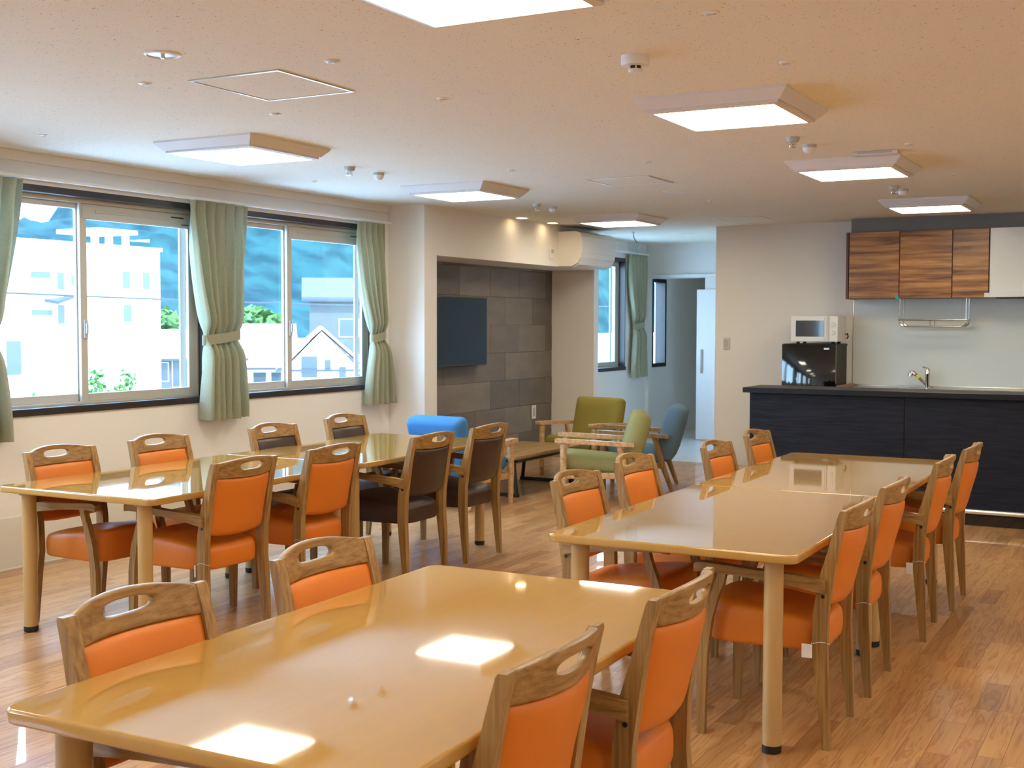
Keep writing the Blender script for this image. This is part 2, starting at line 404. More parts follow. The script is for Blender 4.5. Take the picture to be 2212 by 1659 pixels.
# ------------------------------------------------------------------ room shell
CEIL = 2.485
XL = -6.07           # window wall
XG = -6.18           # glazing plane
XR, YB = 2.3, -2.2   # unseen right and rear walls
YH = 14.75           # end of the hallway
YK = 12.33           # kitchen wall
XN = -5.70           # face of the niche block
OPEN = [(-1.75, .30, .928, 2.285), (1.95, 4.0, .928, 2.285), (4.57, 6.615, .928, 2.285), (6.73, 8.705, .928, 2.285), (12.75, 14.06, .915, 2.265), (14.95, 15.45, .90, 2.06)]

bm = BM(); prev = YB
for (a, b, z0, z1) in OPEN:
    if prev < 8.89 < a:
        box(bm, XL-.16, XL, prev, 8.89, 0, CEIL); prev = 12.47
    box(bm, XL-.16, XL, prev, a, 0, CEIL); box(bm, XL-.16, XL, a, b, 0, z0); box(bm, XL-.16, XL, a, b, z1, CEIL); prev = b
box(bm, XL-.16, XL, prev, 17.2, 0, CEIL)
tag(link('wall_left', bm, 'wall'), kind='structure')
bm = BM(); box(bm, XL, XL+.006, YB, 8.89, 0.012, .312); wl = link('trim_1', bm, 'dado'); tag(wl, kind='structure')
bm = BM(); box(bm, XL, XL+.010, YB, 8.89, 0.0, .012, .002); tag(link('baseboard_left', bm, 'dado'), kind='structure')
bm = BM(); box(bm, XL+.0005, XL+.012, YB, 8.89, 2.425, CEIL); tag(link('trim_2', bm, 'wall'), kind='structure')

# niche block
NY0, NY1, NZ = 9.09, 12.35, 2.06
bm = BM()
box(bm, XL-.16, XN, 8.89, NY0, 0, CEIL); box(bm, XL-.16, XN, NY0, NY1, NZ, CEIL); box(bm, XL-.16, XN, NY1, 12.47, 0, CEIL)
box(bm, -6.33, -6.23, NY0-.1, NY1+.1, 0, CEIL)
nw = link('wall_niche', bm, 'wall'); tag(nw, kind='structure')
bm = BM(); box(bm, -6.2299, -6.2286, NY0+.001, NY1-.001, .001, NZ-.001); link('tile_backing', bm, plain('dark_grout', (.06, .05, .042, 1), .9), nw)
th = .29; ty = .62; k = 0; z = 0.004
row = 0
while z < NZ-.02:
    y = NY0+.002-(row % 2)*ty*.5
    while y < NY1-.005:
        a, b = max(y, NY0+.002), min(y+ty-.002, NY1-.002)
        if b-a > .02:
            bm = BM(); dx = random.uniform(0, .004)
            box(bm, -6.2284, -6.219+dx, a, b, z, min(z+th-.002, NZ-.002), .0015, 1)
            link('tile', bm, 'tile', nw)
        y += ty
    z += th; row += 1

# kitchen wall, hall and far room
bm = BM(); box(bm, -4.29, XR, YK, YK+.14, 0, CEIL); tag(link('wall_kitchen', bm, 'wall'), kind='structure')
bm = BM(); box(bm, -4.29, -4.15, YK+.14, YH, 0, CEIL); tag(link('wall_hall', bm, 'wall'), kind='structure')
bm = BM()
DX0, DX1, DZ = -6.03, -5.27, 2.05
box(bm, XL, DX0, YH, YH+.12, 0, CEIL); box(bm, DX0, DX1, YH, YH+.12, DZ, CEIL); box(bm, DX1, -4.15, YH, YH+.12, 0, CEIL)
tag(link('wall_back', bm, 'wall'), kind='structure')
bm = BM(); box(bm, XL, -3.5, 17.0, 17.2, 0, CEIL); box(bm, -3.6, -3.5, YH+.12, 17.0, 0, CEIL); tag(link('wall_far_room', bm, plain('far_room_shaded', (.15, .16, .15, 1), .8)), kind='structure')  # wall colour darkened so the far room reads as unlit
bm = BM(); box(bm, XR, XR+.1, YB, YK, 0, CEIL); tag(link('wall_right', bm, 'wall'), kind='structure')
bm = BM(); box(bm, XL-.16, XR+.1, YB-.1, YB, 0, CEIL); tag(link('wall_rear', bm, 'wall'), kind='structure')
bm = BM(); box(bm, -6.4, XR+.1, YB-.1, 17.2, CEIL, CEIL+.15); tag(link('ceiling', bm, 'ceiling'), kind='structure')

# sliding door leaf at the end of the hall
d = struct('door_1')
bm = BM(); box(bm, -5.36, -4.50, YH-.05, YH-.012, .008, 1.90, .003); link('leaf', bm, 'white', d)
bm = BM(); box(bm, -5.30, -5.28, YH-.075, YH-.05, .85, 1.15, .004); link('door_handle', bm, 'steel', d)
bm = BM(); box(bm, DX0-.05, -4.45, YH-.06, YH-.002, DZ+.005, DZ+.045, .003); link('track_cover', bm, 'white', d)

# ------------------------------------------------------------------ floor of single strips
fl = struct('floor')
bm = BM(); box(bm, -6.4, XR+.1, YB-.1, 17.2, -.12, -.004); link('subfloor', bm, plain('subfloor_tone', lin(140, 98, 62), .6), fl)
bm = BM(); box(bm, XL, -4.15, YK, 17.0, -.004, 0.0); link('hall_vinyl', bm, 'cream', fl)
SW = .082
strips = []
x = XL+.002
rf = random.Random(3)
while x < XR:
    y = YB-rf.uniform(0, .6)
    while y < YK-.003:
        L = rf.choice((.38, .46, .55, .62, .74))
        a, b = max(y, YB), min(y+L, YK-.002)
        if b-a > .03: strips.append((x, min(x+SW, XR), a, b, rf.random()))
        y += L
    x += SW
def view(px):
    v = Vector((px[0], px[1], px[2]-CAM_H)); z_ = v.dot(fw)
    if z_ < .3: return None
    return (1106+FPX*v.dot(rr)/z_, 829.5+FPX*v.dot(dd)/z_, z_)
def seen(s):
    x0, x1, y0, y1, t = s
    p = view(((x0+x1)/2, (y0+y1)/2, 0))
    if not p or not (0 < p[0] < 2212 and 0 < p[1] < 1659): return 0
    mx, my = (x0+x1)/2, (y0+y1)/2
    if -2.1 < mx < -1.05 and my < 3.2: return 0
    if -1.5 < mx < -1.0 and my < 4.2: return 0
    if -2.1 < mx < -1.35 and 3.6 < my < 7.2: return 0
    return (x1-x0)*(y1-y0)/p[2]**3
order = sorted(strips, key=seen, reverse=True)
def strip_mesh(bm, s, lay):
    x0, x1, y0, y1, t = s; g = .0002; e = .0005
    bot = [bm.verts.new(p) for p in ((x0+g, y0+g, -.004), (x1-g, y0+g, -.004), (x1-g, y1-g, -.004), (x0+g, y1-g, -.004))]
    top = [bm.verts.new(p) for p in ((x0+e, y0+e, 0), (x1-e, y0+e, 0), (x1-e, y1-e, 0), (x0+e, y1-e, 0))]
    fs = [bm.faces.new(top)]
    for i in range(4):
        j = (i+1) % 4; fs.append(bm.faces.new((bot[i], bot[j], top[j], top[i])))
    for f in fs: f[lay] = t
def strips_obj(ss):
    bm = BM(); lay = bm.faces.layers.float.new('tone')
    for s in ss: strip_mesh(bm, s, lay)
    return link('plank', bm, 'floor', fl)
for s in order[:290]: strips_obj([s])
tag(strips_obj(order[290:]), kind='stuff')

# ------------------------------------------------------------------ windows
def window(name, y0, y1, z0, z1, vent=True, split=None):
    r = struct(name)
    bm = BM(); box(bm, XG-.02, XL+.012, y0-.03, y1+.03, z0-.022, z0+.022, .003); link('sill', bm, 'casing', r)
    bm = BM(); box(bm, XG-.02, XL+.006, y0-.01, y1+.01, z1-.03, z1+.012, .002); link('head_casing', bm, 'casing', r)
    for y in (y0-.012, y1-.004):
        bm = BM(); box(bm, XG-.02, XL+.006, y, y+.016, z0+.022, z1-.03); link('jamb_casing', bm, 'casing', r)
    a, b, c, d_ = y0+.004, y1-.004, z0+.022, z1-.03
    bm = BM(); t = .026
    box(bm, XG-.05, XG+.03, a, b, c, c+.014); box(bm, XG-.05, XG+.03, a, b, d_-t, d_)
    box(bm, XG-.05, XG+.03, a, a+.014, c+.014, d_-t); box(bm, XG-.05, XG+.03, b-.014, b, c+.014, d_-t)
    link('outer_frame', bm, 'sash', r)
    mid = split if split else (y0+y1)/2
    for k, (p, q, x) in enumerate(((a+.014, mid+.03, XG-.025), (mid-.035, b-.014, XG+.008))):
        sa = bpy.data.objects.new('sash', None); C.objects.link(sa); sa.parent = r
        bm = BM(); sw = .056
        lo, hi = c+.014, d_-t
        top = hi-.035
        if k == 1 and vent: top = hi-.10
        box(bm, x-.012, x+.012, p, p+sw, lo, hi, .002, 1); box(bm, x-.012, x+.012, q-sw-.012, q, lo, hi, .002, 1)
        box(bm, x-.012, x+.012, p+sw, q-sw-.012, lo, lo+.05, .002, 1); box(bm, x-.012, x+.012, p+sw, q-sw-.012, top, hi, .002, 1)
        link('sash_frame', bm, 'sash', sa)
        bm = BM(); box(bm, x-.002, x+.002, p+sw-.005, q-sw-.007, lo+.045, top+.005); link('pane', bm, 'glass', sa)
        if k == 1 and vent:
            bm = BM(); box(bm, x+.012, x+.020, p+.02, q-.02, top+.006, hi-.004, .002, 1); link('vent_cover', bm, 'sash', sa)
            bm = BM(); box(bm, x+.020, x+.024, p+.12, q-.26, top+.045, top+.062, .001, 1); link('vent_slot', bm, 'grey_plastic', sa)
            bm = BM(); box(bm, x+.020, x+.0215, q-.24, q-.12, top+.064, top+.074); link('label_plate', bm, 'ext_dark', sa)
            bm = BM(); box(bm, x+.020, x+.0215, q-.14, q-.07, top+.020, top+.026); link('label_plate', bm, 'ext_dark', sa)
    bm = BM(); zc = z0+.50
    box(bm, XG+.020, XG+.034, mid-.018, mid+.012, zc-.06, zc+.06, .004); box(bm, XG+.034, XG+.046, mid-.012, mid+.006, zc-.03, zc+.035, .004)
    link('latch', bm, 'grey_plastic', r)
    # insect screen frame behind the inner sash
    bm = BM(); xs = XG-.045
    box(bm, xs-.006, xs+.006, b-.105, b-.05, c+.02, d_-.04); link('screen_frame', bm, 'sash', r)
    return r
window('window_1', *OPEN[2], split=5.595)
window('window_2', *OPEN[3], split=7.655)
window('window_3', *OPEN[4], vent=False)
window('unseen_window_5', *OPEN[0])  # this and the next: unseen windows, added for fill daylight
window('unseen_window_6', *OPEN[1])
r = struct('window_4'); y0, y1, z0, z1 = OPEN[5]
bm = BM()
for q in ((y0, y0+.05, z0, z1), (y1-.05, y1, z0, z1), (y0+.05, y1-.05, z0, z0+.05), (y0+.05, y1-.05, z1-.05, z1)): box(bm, XG-.02, XL+.01, *q)
link('frame', bm, 'casing', r)
bm = BM(); box(bm, XG-.002, XG+.002, y0+.05, y1-.05, z0+.05, z1-.05); link('pane', bm, 'glass', r)

# curtain rail (hung on the wall above both windows) and curtains
t = thing('curtain_rail', 'long white curtain rail above the two dining room windows', 'curtain rail', (XL, 6.6, 2.33))
bm = BM(); box(bm, .001, .03, -2.6, 2.22, -.002, .016, .003); link('bracket_strip', bm, 'white', t)
bm = BM(); box(bm, .055, .085, -2.6, 2.22, -.012, .010, .004); link('track', bm, 'white', t)
for yy in (-2.0, -1.0, -.62, .02, .45, 1.2, 2.0):
    bm = BM(); box(bm, .03, .056, yy-.012, yy+.012, -.004, .008); link('bracket', bm, 'white', t)
t = thing('curtain_rail', 'short white curtain rail above the far hallway window', 'curtain rail', (XL, 13.4, 2.345))
bm = BM(); box(bm, .001, .03, -.85, 1.25, -.002, .016, .003); link('bracket_strip', bm, 'white', t)
bm = BM(); box(bm, .055, .085, -.85, 1.25, -.012, .010, .004); link('track', bm, 'white', t)
def curtain(label, yt, yi, yb, z1, zt, z0, n, seed=1):
    """yt, yi, yb: (left,right) extents at the top, at the tie and at the hem"""
    X = XL+.07; rd = random.Random(seed)
    t = thing('curtain', label, 'curtain', (X, sum(yt)/2, z1), 0, 'tied back green curtains')
    ph = [rd.uniform(-.5, .5) for _ in range(n+2)]
    NU, NV = n*10, 44
    bm = BM(); g = []
    ox, oy, oz = X, sum(yt)/2, z1
    for j in range(NV+1):
        v = j/NV; z = z1+(z0-z1)*v; vt = (z1-zt)/(z1-z0)
        if v < vt:
            s = v/vt; s2 = s**2.2
            L = yt[0]+(yi[0]-yt[0])*s2; R = yt[1]+(yi[1]-yt[1])*(s**1.3)
        else:
            s = (v-vt)/(1-vt); s2 = sin(s*pi/2)
            L = yi[0]+(yb[0]-yi[0])*s2; R = yi[1]+(yb[1]-yi[1])*s2
        near = math.exp(-((v-vt)/.05)**2)
        rowv = []
        for i in range(NU+1):
            u = i/NU; f = u*n; k = int(min(f, n-1e-6)); fr = f-k
            am = (.052*(1-.6*near))*(1+.7*ph[k])*(0.55+.45*min(1, v*5))
            a = 2*pi*(u*n+.18*sin(3*u*5+seed+2*v)*v)
            xx = am*sin(a)+.012*sin(2*a+1.3+3*v)*(1-near)
            if v < .05: xx += .012*abs(sin(a*1.5))*(1-v/.05)
            rowv.append(bm.verts.new((xx-.02*near, L+(R-L)*u+.006*sin(a*2+v*4)-oy, z-oz+(.006*sin(u*21+seed) if j == NV else 0))))
        g.append(rowv)
    for j in range(NV):
        for i in range(NU): bm.faces.new((g[j][i], g[j][i+1], g[j+1][i+1], g[j+1][i]))
    o = link('cloth', bm, 'curtain', t, smooth=True, angle=180)
    # tie-back band
    bm = BM(); w_ = (yi[1]-yi[0])/2+.012; cy = sum(yi)/2-oy
    rings = []
    for k in range(28):
        a = 2*pi*k/28; px, py = .045*cos(a)-.015, cy+w_*sin(a)
        rings.append([(px, py, zt-oz+.035+.02*sin(a)), (px, py, zt-oz-.035+.02*sin(a)), (px*.92, cy+(py-cy)*.97, zt-oz-.035+.02*sin(a)), (px*.92, cy+(py-cy)*.97, zt-oz+.035+.02*sin(a))])
    rings.append(rings[0])
    ring_loft(bm, rings, cap=False); link('tieback', bm, 'curtain', t, smooth=True)
    return t
curtain('green curtain cut off by the left edge, beside the near window', (4.30, 4.99), (4.40, 4.815), (4.38, 4.885), 2.312, 1.375, .77, 7, 1)
curtain('green tied curtain hanging between the two dining room windows', (6.37, 6.965), (6.525, 6.885), (6.49, 6.94), 2.312, 1.365, .785, 6, 2)
curtain('green tied curtain in the corner, right of the second window', (8.315, 8.72), (8.555, 8.74), (8.455, 8.84), 2.312, 1.355, .785, 5, 3)
curtain('narrow green curtain at the far hallway window by the doorway', (14.02, 14.60), (14.22, 14.56), (14.15, 14.60), 2.328, 1.45, .80, 5, 4)

# ------------------------------------------------------------------ ceiling fittings
def ceiling_light(x, y, label, group='square ceiling panel lights'):
    t = thing('ceiling_light', label, 'ceiling light', (x, y, CEIL), 0, group)
    def sq(h, z): return [(-h, -h, z), (h, -h, z), (h, h, z), (-h, h, z)]
    bm = BM(); ring_loft(bm, [sq(.352, 0), sq(.352, -.010), sq(.312, -.052), sq(.306, -.052), sq(.306, -.030)]); link('housing', bm, 'lamp_frame', t)
    bm = BM(); ring_loft(bm, [sq(.304, -.030), sq(.304, -.062), sq(.278, -.068), sq(.276, -.060), sq(.276, -.040)], cap=False); link('rim', bm, 'lamp_frame', t)
    bm = BM(); ring_loft(bm, [sq(.275, -.058), sq(.275, -.064), sq(.262, -.068)]); link('diffuser', bm, 'panel_light', t)
    return t
for x, y, l in ((-1.845, 3.10, 'square ceiling light cut off by the top edge of the picture'),
                (-1.845, 5.51, 'square ceiling light beside the large smoke detector, above the right dining tables'),
                (-1.845, 7.925, 'square ceiling light with the thin white box behind it'),
                (-1.845, 10.62, 'square ceiling light right in front of the walnut wall cabinets'),
                (-4.74, 5.48, 'square ceiling light above the left dining table, near the first window'),
                (-4.74, 7.965, 'square ceiling light in front of the white column by the curtain'),
                (-4.74, 10.83, 'square ceiling light in front of the air conditioner')):
    ceiling_light(x, y, l)
# unseen lights added on the same grid to fill the room with light
for x, y, l in ((1.05, 3.10, 'unseen ceiling light added for fill, right of the front table'),
                (1.05, 5.51, 'unseen ceiling light added for fill, right of the right-hand tables'),
                (1.05, 7.925, 'unseen ceiling light added for fill, in front of the bar counter'),
                (-1.845, .70, 'unseen ceiling light added for fill, above the viewer on the left'),
                (1.05, .70, 'unseen ceiling light added for fill, above the viewer on the right'),
                (-4.74, 3.10, 'unseen ceiling light added for fill, over the left aisle'),
                (-4.74, .70, 'unseen ceiling light added for fill, at the rear by the windows')):
    ceiling_light(x, y, l)
def hatch(x, y, hx, hy, label):
    t = thing('ceiling_hatch', label, 'ceiling hatch', (x, y, CEIL), 0, 'ceiling access hatches')
    bm = BM(); box(bm, -hx+.014, hx-.014, -hy+.014, hy-.014, -.003, -.0005); link('hatch_panel', bm, 'ceiling', t)
    bm = BM()
    for s in (-1, 1):
        a, b = sorted((s*hx, s*(hx-.012))); box(bm, a, b, -hy, hy, -.006, -.0005, .0015, 1)
        a, b = sorted((s*hy, s*(hy-.012))); box(bm, -hx+.012, hx-.012, a, b, -.006, -.0005, .0015, 1)
    link('hatch_frame', bm, 'alu', t)
hatch(-3.44, 4.17, .24, .26, 'large square ceiling hatch with a bright metal frame above the left table')
hatch(-3.47, 8.12, .24, .235, 'square ceiling hatch beside the flat round ceiling speaker')
hatch(-3.735, 11.52, .235, .24, 'faint square ceiling hatch at the top of the kitchen wall')
def detector(x, y, r, label, style):
    t = thing({'smoke': 'smoke_detector', 'heat': 'heat_detector', 'sprinkler': 'sprinkler_head'}[style], label, 'detector' if style != 'sprinkler' else 'sprinkler', (x, y, CEIL))
    if style == 'smoke':
        bm = BM(); lathe(bm, [(r, 0), (r, -.030), (r*.94, -.036), (r*.5, -.038)], n=32); link('base', bm, 'white', t, True)
        bm = BM(); lathe(bm, [(r*.42, -.038), (r*.42, -.050)], n=24); link('grille', bm, 'blackmatte', t, True)
        for k in range(6):
            bm = BM(); a = k*pi/3; px, py = r*.46*cos(a), r*.46*sin(a)
            box(bm, px-.002, px+.002, py-.002, py+.002, -.050, -.038); link('fin', bm, 'white', t)
        bm = BM(); lathe(bm, [(r*.50, -.050), (r*.50, -.056), (r*.40, -.062)], n=24); link('cap', bm, 'white', t, True)
    elif style == 'heat':
        bm = BM(); lathe(bm, [(r, 0), (r, -.014), (r*.95, -.018), (r*.93, -.018)], n=28); link('base', bm, 'grey_plastic', t, True)
        bm = BM(); lathe(bm, [(r*.93, -.018), (r*.88, -.030), (r*.70, -.042), (r*.35, -.049), (r*.05, -.051)], n=28); link('dome', bm, 'white', t, True)
    else:
        bm = BM(); lathe(bm, [(r, 0), (r, -.012), (r*.8, -.026), (r*.45, -.028)], n=28); link('cup', bm, 'grey_plastic', t, True)
        bm = BM(); lathe(bm, [(.010, -.028), (.010, -.040), (.006, -.043)], n=12); link('nozzle', bm, 'chrome', t, True)
        for a in (0, pi/2, pi, 3*pi/2):
            bm = BM(); tube(bm, [(.014*cos(a), .014*sin(a), -.026), (.020*cos(a), .020*sin(a), -.040), (.012*cos(a), .012*sin(a), -.054)], .003, 6); link('arm', bm, 'chrome', t, True)
        bm = BM(); lathe(bm, [(.024, -.054), (.024, -.057), (.010, -.058)], n=20); link('deflector', bm, 'chrome', t, True)
detector(-1.845, 4.36, .054, 'large cylindrical smoke detector, nearest one on the right half of the ceiling', 'smoke')
detector(-4.775, 6.55, .036, 'small chrome sprinkler head beside the domed detector, above the left tables', 'sprinkler')
detector(-4.79, 6.90, .038, 'domed white detector beside a sprinkler, above the left tables', 'heat')
detector(-4.83, 9.30, .036, 'small chrome sprinkler head near the two lit downlights', 'sprinkler')
detector(-4.84, 9.62, .038, 'domed white detector near the two lit downlights', 'heat')
detector(-1.88, 6.64, .036, 'small chrome sprinkler head between two square lights above the right tables', 'sprinkler')
detector(-1.875, 6.96, .040, 'domed white detector between two square lights above the right tables', 'heat')
detector(-1.88, 9.32, .036, 'small chrome sprinkler head nearest the kitchen cabinets', 'sprinkler')
detector(-1.86, 9.55, .040, 'domed white detector nearest the kitchen cabinets', 'heat')
def plate(x, y, r, label, name='ceiling_cover_plate', cat='ceiling plate', slot=True, mat='white'):
    t = thing(name, label, cat, (x, y, CEIL), 0, 'small round ceiling plates' if name == 'ceiling_cover_plate' else None)
    bm = BM(); lathe(bm, [(r, 0), (r, -.003), (r*.85, -.006), (.001, -.007)], n=24); link('disc', bm, mat, t, True)
    if slot:
        bm = BM(); box(bm, -r*.55, r*.55, -.004, .004, -.009, -.0062); link('slot', bm, 'grey_plastic', t)
for x, y, l in ((-5.44, 4.67, 'small round ceiling plate nearest the window wall on the left'),
                (-3.885, 3.87, 'small round ceiling plate left of the near ceiling hatch'),
                (-3.89, 4.73, 'small round ceiling plate between the near hatch and the left square light'),
                (-2.915, 3.885, 'small round ceiling plate right of the near ceiling hatch, above its corner'),
                (-5.48, 7.08, 'small round ceiling plate near the window wall, left of the second row light'),
                (-2.95, 4.76, 'small round ceiling plate alone in the middle of the ceiling'),
                (-3.92, 7.18, 'tiny ceiling plate right of the light by the column'),
                (-2.965, 7.205, 'tiny ceiling plate just above the middle ceiling hatch'),
                (-1.37, 3.87, 'small round ceiling plate at the top edge, right of the smoke detector'),
                (-1.37, 4.735, 'small round ceiling plate right of the smoke detector, above the right light'),
                (-1.365, 7.175, 'tiny ceiling plate behind the thin white ceiling box'),
                (-3.445, 9.74, 'small ceiling plate right of the flat ceiling speaker'),
                (-1.375, 8.76, 'tiny ceiling plate farthest to the right')):
    plate(x, y, .028, l)
t = thing('emergency_light', 'round recessed emergency light with a small metal bulb, upper left ceiling', 'ceiling light', (-3.41, 3.49, CEIL))
bm = BM(); lathe(bm, [(.068, 0), (.068, -.004), (.060, -.007), (.058, -.003)], n=32); link('ring', bm, 'white', t, True)
bm = BM(); lathe(bm, [(.057, -.002), (.050, -.0035), (.001, -.004)], n=32); link('reflector', bm, plain('pale_reflector', (.70, .80, .76, 1), .25, metal=.3), t, True)
bm = BM(); lathe(bm, [(.008, -.004), (.010, -.012), (.006, -.017)], n=12); link('bulb', bm, 'chrome', t, True)
plate(-3.45, 8.93, .085, 'flat round ceiling speaker beside the middle hatch', 'ceiling_speaker', 'speaker', False)
plate(-4.9, 13.1, .07, 'flat round plate on the hallway ceiling before the doorway', 'ceiling_speaker', 'speaker', False)
t = thing('ceiling_sensor_box', 'thin white rectangular box on the ceiling behind a square light', 'sensor', (-1.60, 7.42, CEIL))
bm = BM(); box(bm, -.13, .13, -.055, .055, -.022, -.0005, .005); link('case', bm, 'lamp_frame', t)
bm = BM(); box(bm, -.10, .10, -.058, -.054, -.016, -.006); link('lens', bm, 'grey_plastic', t)
for y, l in ((10.44, 'lit warm downlight beside the wall, nearer of the pair'), (11.10, 'lit warm downlight beside the wall, next to the air conditioner')):
    t = thing('downlight', l, 'downlight', (-5.585, y, CEIL), 0, 'lit downlights above the niche')
    bm = BM(); lathe(bm, [(.062, 0), (.062, -.004), (.052, -.006), (.050, -.002)], n=28); link('ring', bm, 'white', t, True)
    bm = BM(); lathe(bm, [(.050, -.002), (.050, -.005), (.044, -.007)], n=28); link('lens', bm, 'downlight', t, True)
t = thing('pendant_sign', 'thin clear hanging panel on a wire before the hallway window', 'hanging panel', (-5.35, 12.62, CEIL))
bm = BM(); lathe(bm, [(.022, 0), (.022, -.006), (.008, -.010)], n=16); link('ceiling_cap', bm, 'grey_plastic', t, True)
bm = BM(); tube(bm, [(0, 0, -.008), (.003, .01, -.06), (.02, .02, -.10), (.035, .02, -.115)], .004, 6); link('wire', bm, 'blackmetal', t, True)
bm = BM(); box(bm, -.075, .06, .015, .025, -.27, -.11, .004); link('panel', bm, 'glass', t)

# ------------------------------------------------------------------ dining chairs
SEG = [(0.0, -.230, .026), (.10, -.222, .034), (.24, -.212, .044), (.36, -.202, .050), (.48, -.205, .050), (.60, -.222, .048), (.68, -.240, .036), (.76, -.258, .030), (.826, -.275, .026), (.834, -.277, .018)]
def post_y(z):
    for (z0, y0, a), (z1, y1, b) in zip(SEG, SEG[1:]):
        if z <= z1: return y0+(y1-y0)*(z-z0)/(z1-z0)
    return SEG[-1][1]
HX = .203
def bev(bm, w, seg=2, ang=30):
    es = [e for e in bm.edges if len(e.link_faces) == 2 and e.calc_face_angle(0) > radians(ang)]
    bmesh.ops.bevel(bm, geom=es, offset=w, segments=seg, affect='EDGES', profile=.5, clamp_overlap=True)
def rect_loft(bm, secs):
    """secs: (x,y,z,wx,wy)"""
    ring_loft(bm, [[(x-wx/2, y-wy/2, z), (x+wx/2, y-wy/2, z), (x+wx/2, y+wy/2, z), (x-wx/2, y+wy/2, z)] for x, y, z, wx, wy in secs])
def chair_meshes():
    P = []
    for s in (-1, 1):
        bm = BM(); rect_loft(bm, [(s*(HX+.004*(z < .3)), y, z, .026+.010*min(1, z/.3), d) for z, y, d in SEG]); bev(bm, .005)
        P.append(('rear_leg', bm, 'oak_z', s))
        bm = BM(); F = [(.0, .212, .026), (.12, .212, .032), (.30, .208, .038), (.42, .192, .036), (.50, .168, .032), (.56, .146, .030), (.588, .140, .030)]
        rect_loft(bm, [(s*.228, y, z, .030, d) for z, y, d in F]); bev(bm, .005)
        P.append(('front_leg', bm, 'oak_z', s))
        bm = BM(); A = [(-.222, .219, .570, .034, .048), (-.14, .226, .583, .040, .042), (0, .233, .596, .042, .032), (.14, .236, .606, .046, .030), (.205, .236, .609, .048, .032), (.230, .236, .606, .046, .034), (.240, .236, .602, .036, .026)]
        ring_loft(bm, [[(s*x-wx/2, y, z-h/2), (s*x+wx/2, y, z-h/2), (s*x+wx/2, y, z+h/2), (s*x-wx/2, y, z+h/2)] for y, x, z, wx, h in A]); bev(bm, .009, 3)
        P.append(('armrest', bm, 'oak_y', s))
    # top rail with a hand slot
    B = .047; IN = HX-.016
    def bulge(x): return B*(1-(x/IN)**2)
    def place(x, z, o): return (x, post_y(z)-bulge(x)+o, z)
    zb, z1, arch = .763, .832, .021
    def zt(x): return z1+arch*(1-(abs(x)/IN)**2.2)
    def zbm(x): return zb-.004*(1-(x/IN)**2)
    cz = .8125; hw, hh = .079, .0175
    outer = []; nt_, ns = 20, 5
    for i in range(nt_): x = IN-2*IN*i/nt_; outer.append((x, zt(x)))
    for i in range(ns): outer.append((-IN, z1+(zb-z1)*i/ns))
    for i in range(nt_): x = -IN+2*IN*i/nt_; outer.append((x, zbm(x)))
    for i in range(ns): outer.append((IN, zb+(z1-zb)*i/ns))
    n = len(outer)
    def slot(ox, oz):
        a = math.atan2((oz-cz)/.045, ox/IN)
        ca, sa_ = cos(a), sin(a); q = 2.6
        return (hw*math.copysign(abs(ca)**(2/q), ca), cz+hh*math.copysign(abs(sa_)**(2/q), sa_))
    inner = [slot(*p) for p in outer]
    bm = BM(); T = .0115; K = 4
    def sheet(o): return [[bm.verts.new(place(a[0]+(b[0]-a[0])*k/K, a[1]+(b[1]-a[1])*k/K, o)) for a, b in zip(inner, outer)] for k in range(K+1)]
    f_, b_ = sheet(T), sheet(-T)
    for k in range(K):
        for i in range(n):
            j = (i+1) % n
            bm.faces.new((f_[k][i], f_[k][j], f_[k+1][j], f_[k+1][i])); bm.faces.new((b_[k][i], b_[k+1][i], b_[k+1][j], b_[k][j]))
    for i in range(n):
        j = (i+1) % n
        bm.faces.new((f_[0][i], b_[0][i], b_[0][j], f_[0][j])); bm.faces.new((f_[K][i], f_[K][j], b_[K][j], b_[K][i]))
    bmesh.ops.recalc_face_normals(bm, faces=bm.faces)
    bev(bm, .005, 2, 50)
    P.append(('top_rail', bm, 'oak_x', 0))
    # upholstered back
    bm = BM(); NU, NV = 16, 12; W = IN-.001
    def pad(u, v, sd):
        x = W*u; zlo = .486+.014*abs(u)**2.5; zhi = .762-.004*(1-u*u)
        z = zlo+(zhi-zlo)*(v+1)/2
        th = .017*((1-abs(u)**9)*(1-abs(v)**9))**.5+.0012
        puff = .007*(1-u*u)*(1-v*v)
        return (x, post_y(z)-bulge(x)*(.6+.4*(v+1)/2)+sd*(th+puff)+(.002 if sd > 0 else 0), z)
    cs = lambda i, m_: sin(pi/2*(-1+2*i/m_))
    G = {}
    for sd in (1, -1):
        G[sd] = [[bm.verts.new(pad(cs(i, NU), cs(j, NV), sd)) for i in range(NU+1)] for j in range(NV+1)]
        for j in range(NV):
            for i in range(NU):
                q = (G[sd][j][i], G[sd][j][i+1], G[sd][j+1][i+1], G[sd][j+1][i]); bm.faces.new(q if sd > 0 else q[::-1])
    def rim(sd): g = G[sd]; return g[0]+[r_[-1] for r_ in g[1:]]+g[-1][-2::-1]+[r_[0] for r_ in g[-2:0:-1]]
    ra, rb = rim(1), rim(-1)
    for i in range(len(ra)):
        j = (i+1) % len(ra); bm.faces.new((ra[i], rb[i], rb[j], ra[j]))
    P.append(('back_pad', bm, 'V', 0))
    # seat: rounded slab, wider in front, crowned
    bm = BM(); rings = []; no = 44
    def plan(a):
        q = 5.0; ca, sa_ = cos(a), sin(a)
        u, v = math.copysign(abs(ca)**(2/q), ca), math.copysign(abs(sa_)**(2/q), sa_)
        return u*(.203+.010*v), -.002+v*.215+(.014*(1-u*u) if v > 0 else 0)
    def ring(s, z, crown=0): return [(x*s, -.002+(y+.002)*s, z+.13*y*s*(z-.334)/.14) for x, y in (plan(2*pi*k/no) for k in range(no))]
